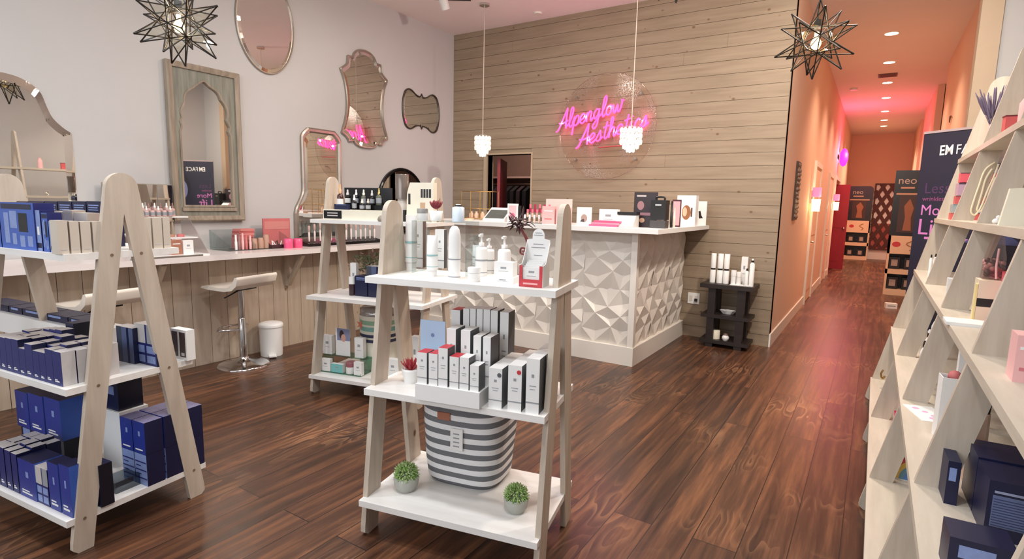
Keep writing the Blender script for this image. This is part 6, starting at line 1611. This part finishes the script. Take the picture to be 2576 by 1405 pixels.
MB().box(-s['w'] / 2, s['w'] / 2, 0, .05, 0, s['h']).obj('cover', paint('coral_red_cover', (206, 92, 92), .5), g); MB().box(-s['w'] / 2 - .002, s['w'] / 2 + .002, -.002, .052, s['h'], s['h'] + .006).obj('dark_edge', paint('maroon_edge', (110, 40, 50), .5), g)
o = MB().lathe([(.03, 0), (.03, .11), (.018, .13), (.018, .15)], seg=18).obj('pink_bottle', PINKC, loc=tuple(ls(2568, 2590, 250, LE, 3.25)['P'])); tag(o, 'pale pink bottle at the photo edge on the topmost ladder shelf', 'bottle')
# stacked little boxes
zz = LD
for i, (hh_, c, nm) in enumerate([(.045, (206, 96, 92), 'coral'), (.05, (150, 166, 170), 'grey-teal'), (.05, (206, 88, 92), 'red'), (.075, (190, 156, 176), 'mauve'), (.06, (226, 92, 104), 'bright red and white')]):
    w = .085
    mb = MB(); mb.box(-w, w, 0, .10, 0, hh_ - .004, 0); mb.box(-w * .5, w * .3, -.001, 0, hh_ * .2, hh_ * .7, 1); mb.box(-w, w, -.0008, 0, hh_ * .86, hh_ - .004, 2)
    o = mb.obj('gift_box', [paint('gift_%s' % nm.replace(' ', '_').replace('-', '_'), c, .5), paint('gift_label', (236, 214, 210), .5), paint('gift_dark', (70, 50, 66), .5)])
    p = on(2402 + 0 * i, 540, Z=zz); o.location = (UW.u_at(2400, 4.25, zz) + .065 + .012 * i, 4.25, zz); o.rotation_euler = (0, 0, .05 * (i % 2))
    tag(o, '%s little gift box piled on the fourth ladder shelf, %s from bottom' % (nm, nth(i)), 'gift box', 'piled gift boxes'); zz += hh_
# bead garlands hung on the ladder panel
for k, P in enumerate([[(2503, 408), (2478, 428), (2462, 470), (2448, 510), (2443, 532), (2452, 540), (2466, 524), (2484, 480), (2502, 440), (2512, 412)], [(2496, 424), (2480, 450), (2470, 485), (2462, 512), (2458, 528), (2468, 530), (2480, 508), (2492, 476), (2503, 446)]]):
    pts = [on(x, y, Y=3.915) for x, y in P]
    o = MB().tube(smooth_path(pts, 6), .0048, 8).obj('bead_garland', paint('pearl_cream', (236, 222, 190), .3), None); tag(o, ['outer', 'inner'][k] + ' cream bead garland looped on the third upright of the ladder shelf', 'garland', 'cream bead garlands')
s = ls(2512, 2600, 470, LD, 2.62)
o = MB().prism([(-s['w'] / 2, 0), (s['w'] / 2, 0), (s['w'] * .42, s['h']), (-s['w'] * .30, s['h'] * .96)], 0, .03, 'y').obj('white_pouch', paint('ivory_pouch', (232, 224, 204), .7, var=.08)); o.location = s['P']; tag(o, 'large ivory pouch on the fourth ladder shelf, cut by the right photo edge', 'pouch')
s = ls(2494, 2516, 522, LD, 2.9)
o = MB().ball((0, 0, s['w'] * .42), s['w'] * .5, sz=.84).ball((s['w'] * .2, 0, s['w'] * 1.0), s['w'] * .3).obj('bunny_ornament', WHITE, loc=tuple(s['P'])); tag(o, 'small round white ornament on the fourth ladder shelf', 'ornament')
s = ls(2506, 2530, 452, LD, 3.3)
g = thing('plush_toy', 'black and white soft toy behind the ivory pouch', 'soft toy', tuple(s['P']))
r = s['w'] / 2
MB().ball((0, 0, r * 1.0), r).ball((0, -.01, r * 2.5), r * .85).obj('body', paint('plush_white', (226, 218, 206), .9), g)
MB().ball((-r * .6, 0, r * 3.2), r * .35).ball((r * .6, 0, r * 3.2), r * .35).ball((-r * .9, -.01, r * 1.2), r * .4).ball((r * .9, -.01, r * 1.2), r * .4).obj('black_patches', paint('plush_black', (34, 32, 32), .9), g)
# third shelf
for i, (a, b, t) in enumerate([(2333, 2341, 640), (2343, 2353, 638)]):
    vessel('little white bottle with black cap near the far end of the ladder, %s one' % ['left', 'right'][i], ls(a, b, t, LA, 4.35), 'spray', 'little capped bottles at the far end', cap=BLACK)
carton('slim white card box leaning beside the little capped bottles', ls(2344, 2358, 648, LA, 4.15), .03, 'plain')
s = ls(2398, 2416, 676, LA, 3.45)
vessel('white jar with rose print on the third ladder shelf', s, 'jar', name='cream_jar', cat='jar', body=paint('rose_white', (230, 196, 186), .4), cap=MATTW)
carton('white carton with dark dots below the rose print jar', ls(2378, 2396, 700, LA, 3.30), .04, 'plain')
s = ls(2450, 2509, 706, LA, 2.72)
g = thing('makeup_box', 'cream box with a black label strip under the clear bag', 'box', tuple(s['P']))
MB().box(-s['w'] / 2, s['w'] / 2, 0, .10, 0, s['h']).obj('box', paint('pale_cream_box', (226, 210, 184), .5), g)
MB().box(-s['w'] * .5, s['w'] * .42, -.001, 0, s['h'] * .36, s['h'] * .56).obj('black_label', BLACK, g)
MB().box(-s['w'] * .6, -s['w'] * .51, 0, .03, 0, s['h'] * .9).obj('yellow_tab', paint('pale_yellow', (232, 216, 150), .5), g)
z2 = LA + s['h']
s2 = ls(2468, 2530, 592, z2, 2.76)
g = thing('clear_bag', 'clear gift bag filled with brown and pink beads on the cream box', 'gift bag', tuple(s2['P'] + Vector((0, 0, .002))))
w, h = s2['w'], s2['h']
MB().prism([(-w * .46, 0), (w * .46, 0), (w * .42, h * .5), (w * .20, h), (-w * .12, h), (-w * .36, h * .5)], 0, .07, 'y').obj('bag', clear('cellophane', (240, 226, 222), .35, .1), g)
mb = MB(); q = random.Random(8)
for i in range(60): mb.ball((q.uniform(-w * .36, w * .36), q.uniform(.012, .058), q.uniform(.012, h * .42)), .010, 8, 5, q.randrange(2))
b_ = mb.obj('bead_filling', [paint('brown_bead', (96, 64, 60), .3), paint('dusty_rose_bead', (190, 140, 136), .4)], g); b_['kind'] = 'stuff'
MB().tube([(w * .1, -.004, h * .02), (w * .04, -.004, h * .3), (w * .06, -.004, h * .7)], .004, 6).obj('pink_ribbon', PINKC, g)
s = ls(2512, 2527, 690, LA, 2.62)
o = MB().box(-.012, .012, 0, .16, 0, s['h']).obj('book', paint('raspberry_spine', (214, 84, 100), .5), loc=tuple(s['P']), rotz=-.1); tag(o, 'thin raspberry red book standing beside the cream box', 'book')
o = MB().box(-.09, .09, 0, .12, 0, .012).obj('paper_tray', MATTW, loc=tuple(ls(2430, 2488, 700, LA, 2.55)['P'])); tag(o, 'flat white tray at the front of the third ladder shelf', 'tray')
s = ls(2545, 2610, 846, LA, 1.78)
o = carton_mesh('pink_carton', s['w'], .08, s['h'], 'pinkbox'); o.location = s['P']; tag(o, 'pale pink printed carton by the nearest upright on the third ladder shelf', 'carton')
vessel('pink bottle with black cap behind the pale pink carton', ls(2562, 2596, 800, LA, 1.92), 'dropper', cap=BLACK, body=PINKC)
# second shelf
for i, (a, b, t, Y, kd) in enumerate([(2341, 2357, 768, 3.45, 'k'), (2326, 2346, 785, 3.35, 'w'), (2312, 2333, 830, 3.25, 'w'), (2303, 2322, 858, 3.15, 'w')]):
    vessel('white bottle in the receding row under the third ladder shelf, %s from the back' % nth(i), ls(a, b, t, LB, Y), 'dropper' if kd == 'k' else 'spray', 'row of white bottles on the second ladder shelf', cap=BLACK if i != 2 else MATTW)
s = ls(2392, 2432, 866, LB, 2.78); carton('tall grey carton on the second ladder shelf behind the open white box', s, .05, 'plain')
s = ls(2352, 2400, 952, LB, 2.52); w, h = s['w'], s['h']
g = thing('open_box', 'open white box with a dark inside and a rose puff in it', 'box', tuple(s['P']), .1)
MB().box(-w / 2, w / 2, 0, .003, 0, h).box(-w / 2, w / 2, .067, .07, 0, h).box(-w / 2, -w / 2 + .003, .003, .067, 0, h).box(w / 2 - .003, w / 2, .003, .067, 0, h).box(-w / 2, w / 2, 0, .07, 0, .003).obj('box', MATTW, g)
MB().box(-w / 2 + .003, w / 2 - .003, .003, .067, h * .90, h * .92).obj('dark_insert', paint('insert_brown', (60, 44, 44), .5), g)
MB().ball((w * .25, .04, h * 1.0), .022).obj('rose_puff', ROSE, g)
g = thing('printed_sheet', 'white sheet printed with pink flowers lying on the second ladder shelf', 'paper sheet', (on(2332, 1040, Z=LB).x, on(2332, 1040, Z=LB).y, LB), .3)
MB().box(-.055, .055, -.10, .10, 0, .0015).obj('sheet', MATTW, g)
mb = MB()
for (x, y, r) in ((-.02, .06, .014), (.0, .02, .012), (.02, -.03, .018), (.0, -.06, .016), (.03, -.065, .012)): mb.lathe([(r, .0015), (r * .6, .0022)], (x, y, 0), 9)
mb.obj('flower_print', paint('pink_flower_print', (222, 160, 196), .6), g)
s = ls(2450, 2508, 1004, LB, 2.28)
P = on(2474, 1095, Z=LB)
g = thing('perfume_bottle', 'faceted blush bottle with a black oval cap behind the navy box', 'bottle', (.325, 2.22, LB))
hB = height_at(1012, (.325, 2.22, LB))
MB().lathe([(.036, 0), (.032, hB * .88), (.03, hB * .88)], seg=8, smooth=False).obj('body', paint('blush_glass', (244, 214, 194), .35), g)
MB().lathe([(.030, hB * .88), (.032, hB), (.028, hB * 1.02)], seg=20, sx=1.0, sy=.7).obj('cap', BLACK, g)
# navy box in the bottom right corner
zt = .722
A, B = on(2491, 1206, Z=zt), on(2433, 1100, Z=zt)
dv = Vector((B.x - A.x, B.y - A.y)); dep = max(.12, min(.3, dv.length)); ya = math.atan2(dv.y, dv.x) - PI / 2
hN = zt - LB; w = .24
g = thing('navy_case', 'large dark navy box with grey text panel in the bottom right corner', 'carton', (A.x, A.y, LB), ya)
MB().box(0, w, 0, dep * .47, 0, hN).obj('front_carton', DNAVY, g, bevel=.004); MB().box(0, w, dep * .49, dep, 0, hN + .004).obj('rear_carton', DNAVY, g, bevel=.004)
mb = MB(); mb.box(.010, w - .01, -.001, 0, hN * .22, hN * .76, 0)
for k in range(11): mb.box(.012, w - .012, -.0014, -.001, hN * (.24 + .045 * k), hN * (.255 + .045 * k), 1)
mb.box(.012, .09, -.0016, -.001, hN * .80, hN * .84, 2); mb.obj('text_panel', [paint('slate_panel', (96, 108, 146), .5, var=.2, scale=120), paint('panel_line', (50, 58, 96), .5), paint('panel_title', (150, 156, 186), .5)], g)
s = ls(2398, 2462, 1368, LB, 1.62)
o = carton_mesh('navy_carton', .12, .10, .10, 'darkbox'); o.location = (.27, 1.56, LB); o.rotation_euler = (0, 0, ya); tag(o, 'dark navy carton in front of the large navy box, cut by the bottom edge', 'carton')
o = carton_mesh('slim_carton', .03, .12, .13, 'darkbox'); o.location = (.255, 1.97, LB); o.rotation_euler = (0, 0, ya); tag(o, 'slim navy carton squeezed left of the large navy box', 'carton')
# lowest shelf
for i, (a, b, t, Y) in enumerate([(2242, 2253, 1006, 3.62), (2254, 2266, 992, 3.85)]):
    o = carton_mesh('carton', .035, .09, .13, 'pinkbox'); o.location = (UW.u_at(a, Y, LC) + .02, Y, LC); o.data.materials[0] = paint('raspberry_carton', (200, 50, 96), .5); o.data.materials[1] = _mats['raspberry_carton']; o.data.materials[2] = _mats['raspberry_carton']
    tag(o, 'raspberry pink carton on the lowest ladder shelf, %s one' % ['nearer', 'farther'][i], 'carton', 'raspberry cartons')
P = on(2262, 1205, Z=LC)
g = thing('rainbow_card', 'upright card with a rainbow on the lowest ladder shelf', 'card', (P.x, P.y, LC), 0)
MB().box(-.05, .05, 0, .012, 0, .14).obj('card', MATTW, g)
for k, c in enumerate([(206, 80, 80), (226, 190, 90), (110, 150, 170), (90, 130, 190)]):
    n = 10; ra, rb2 = .09 - .018 * k, .09 - .018 * (k + 1)
    MB().prism([(.05 - ra * math.sin(PI / 2 * i / n), ra * math.cos(PI / 2 * i / n) * 1.3 + .005) for i in range(n + 1)] + [(.05 - rb2 * math.sin(PI / 2 * i / n), rb2 * math.cos(PI / 2 * i / n) * 1.3 + .005) for i in range(n, -1, -1)], -.001, 0, 'y').obj('rainbow_band', paint('rainbow_%d' % k, c, .5), g)
o = MB().tube(smooth_path([on(2222, 930, Y=4.6), on(2216, 940, Y=4.6), on(2220, 952, Y=4.6), on(2226, 945, Y=4.6)], 5), .006, 6).obj('keyring', GOLD); o.location = (0, 0, 0); tag(o, 'small gold keyring hook near the far foot of the ladder', 'keyring')
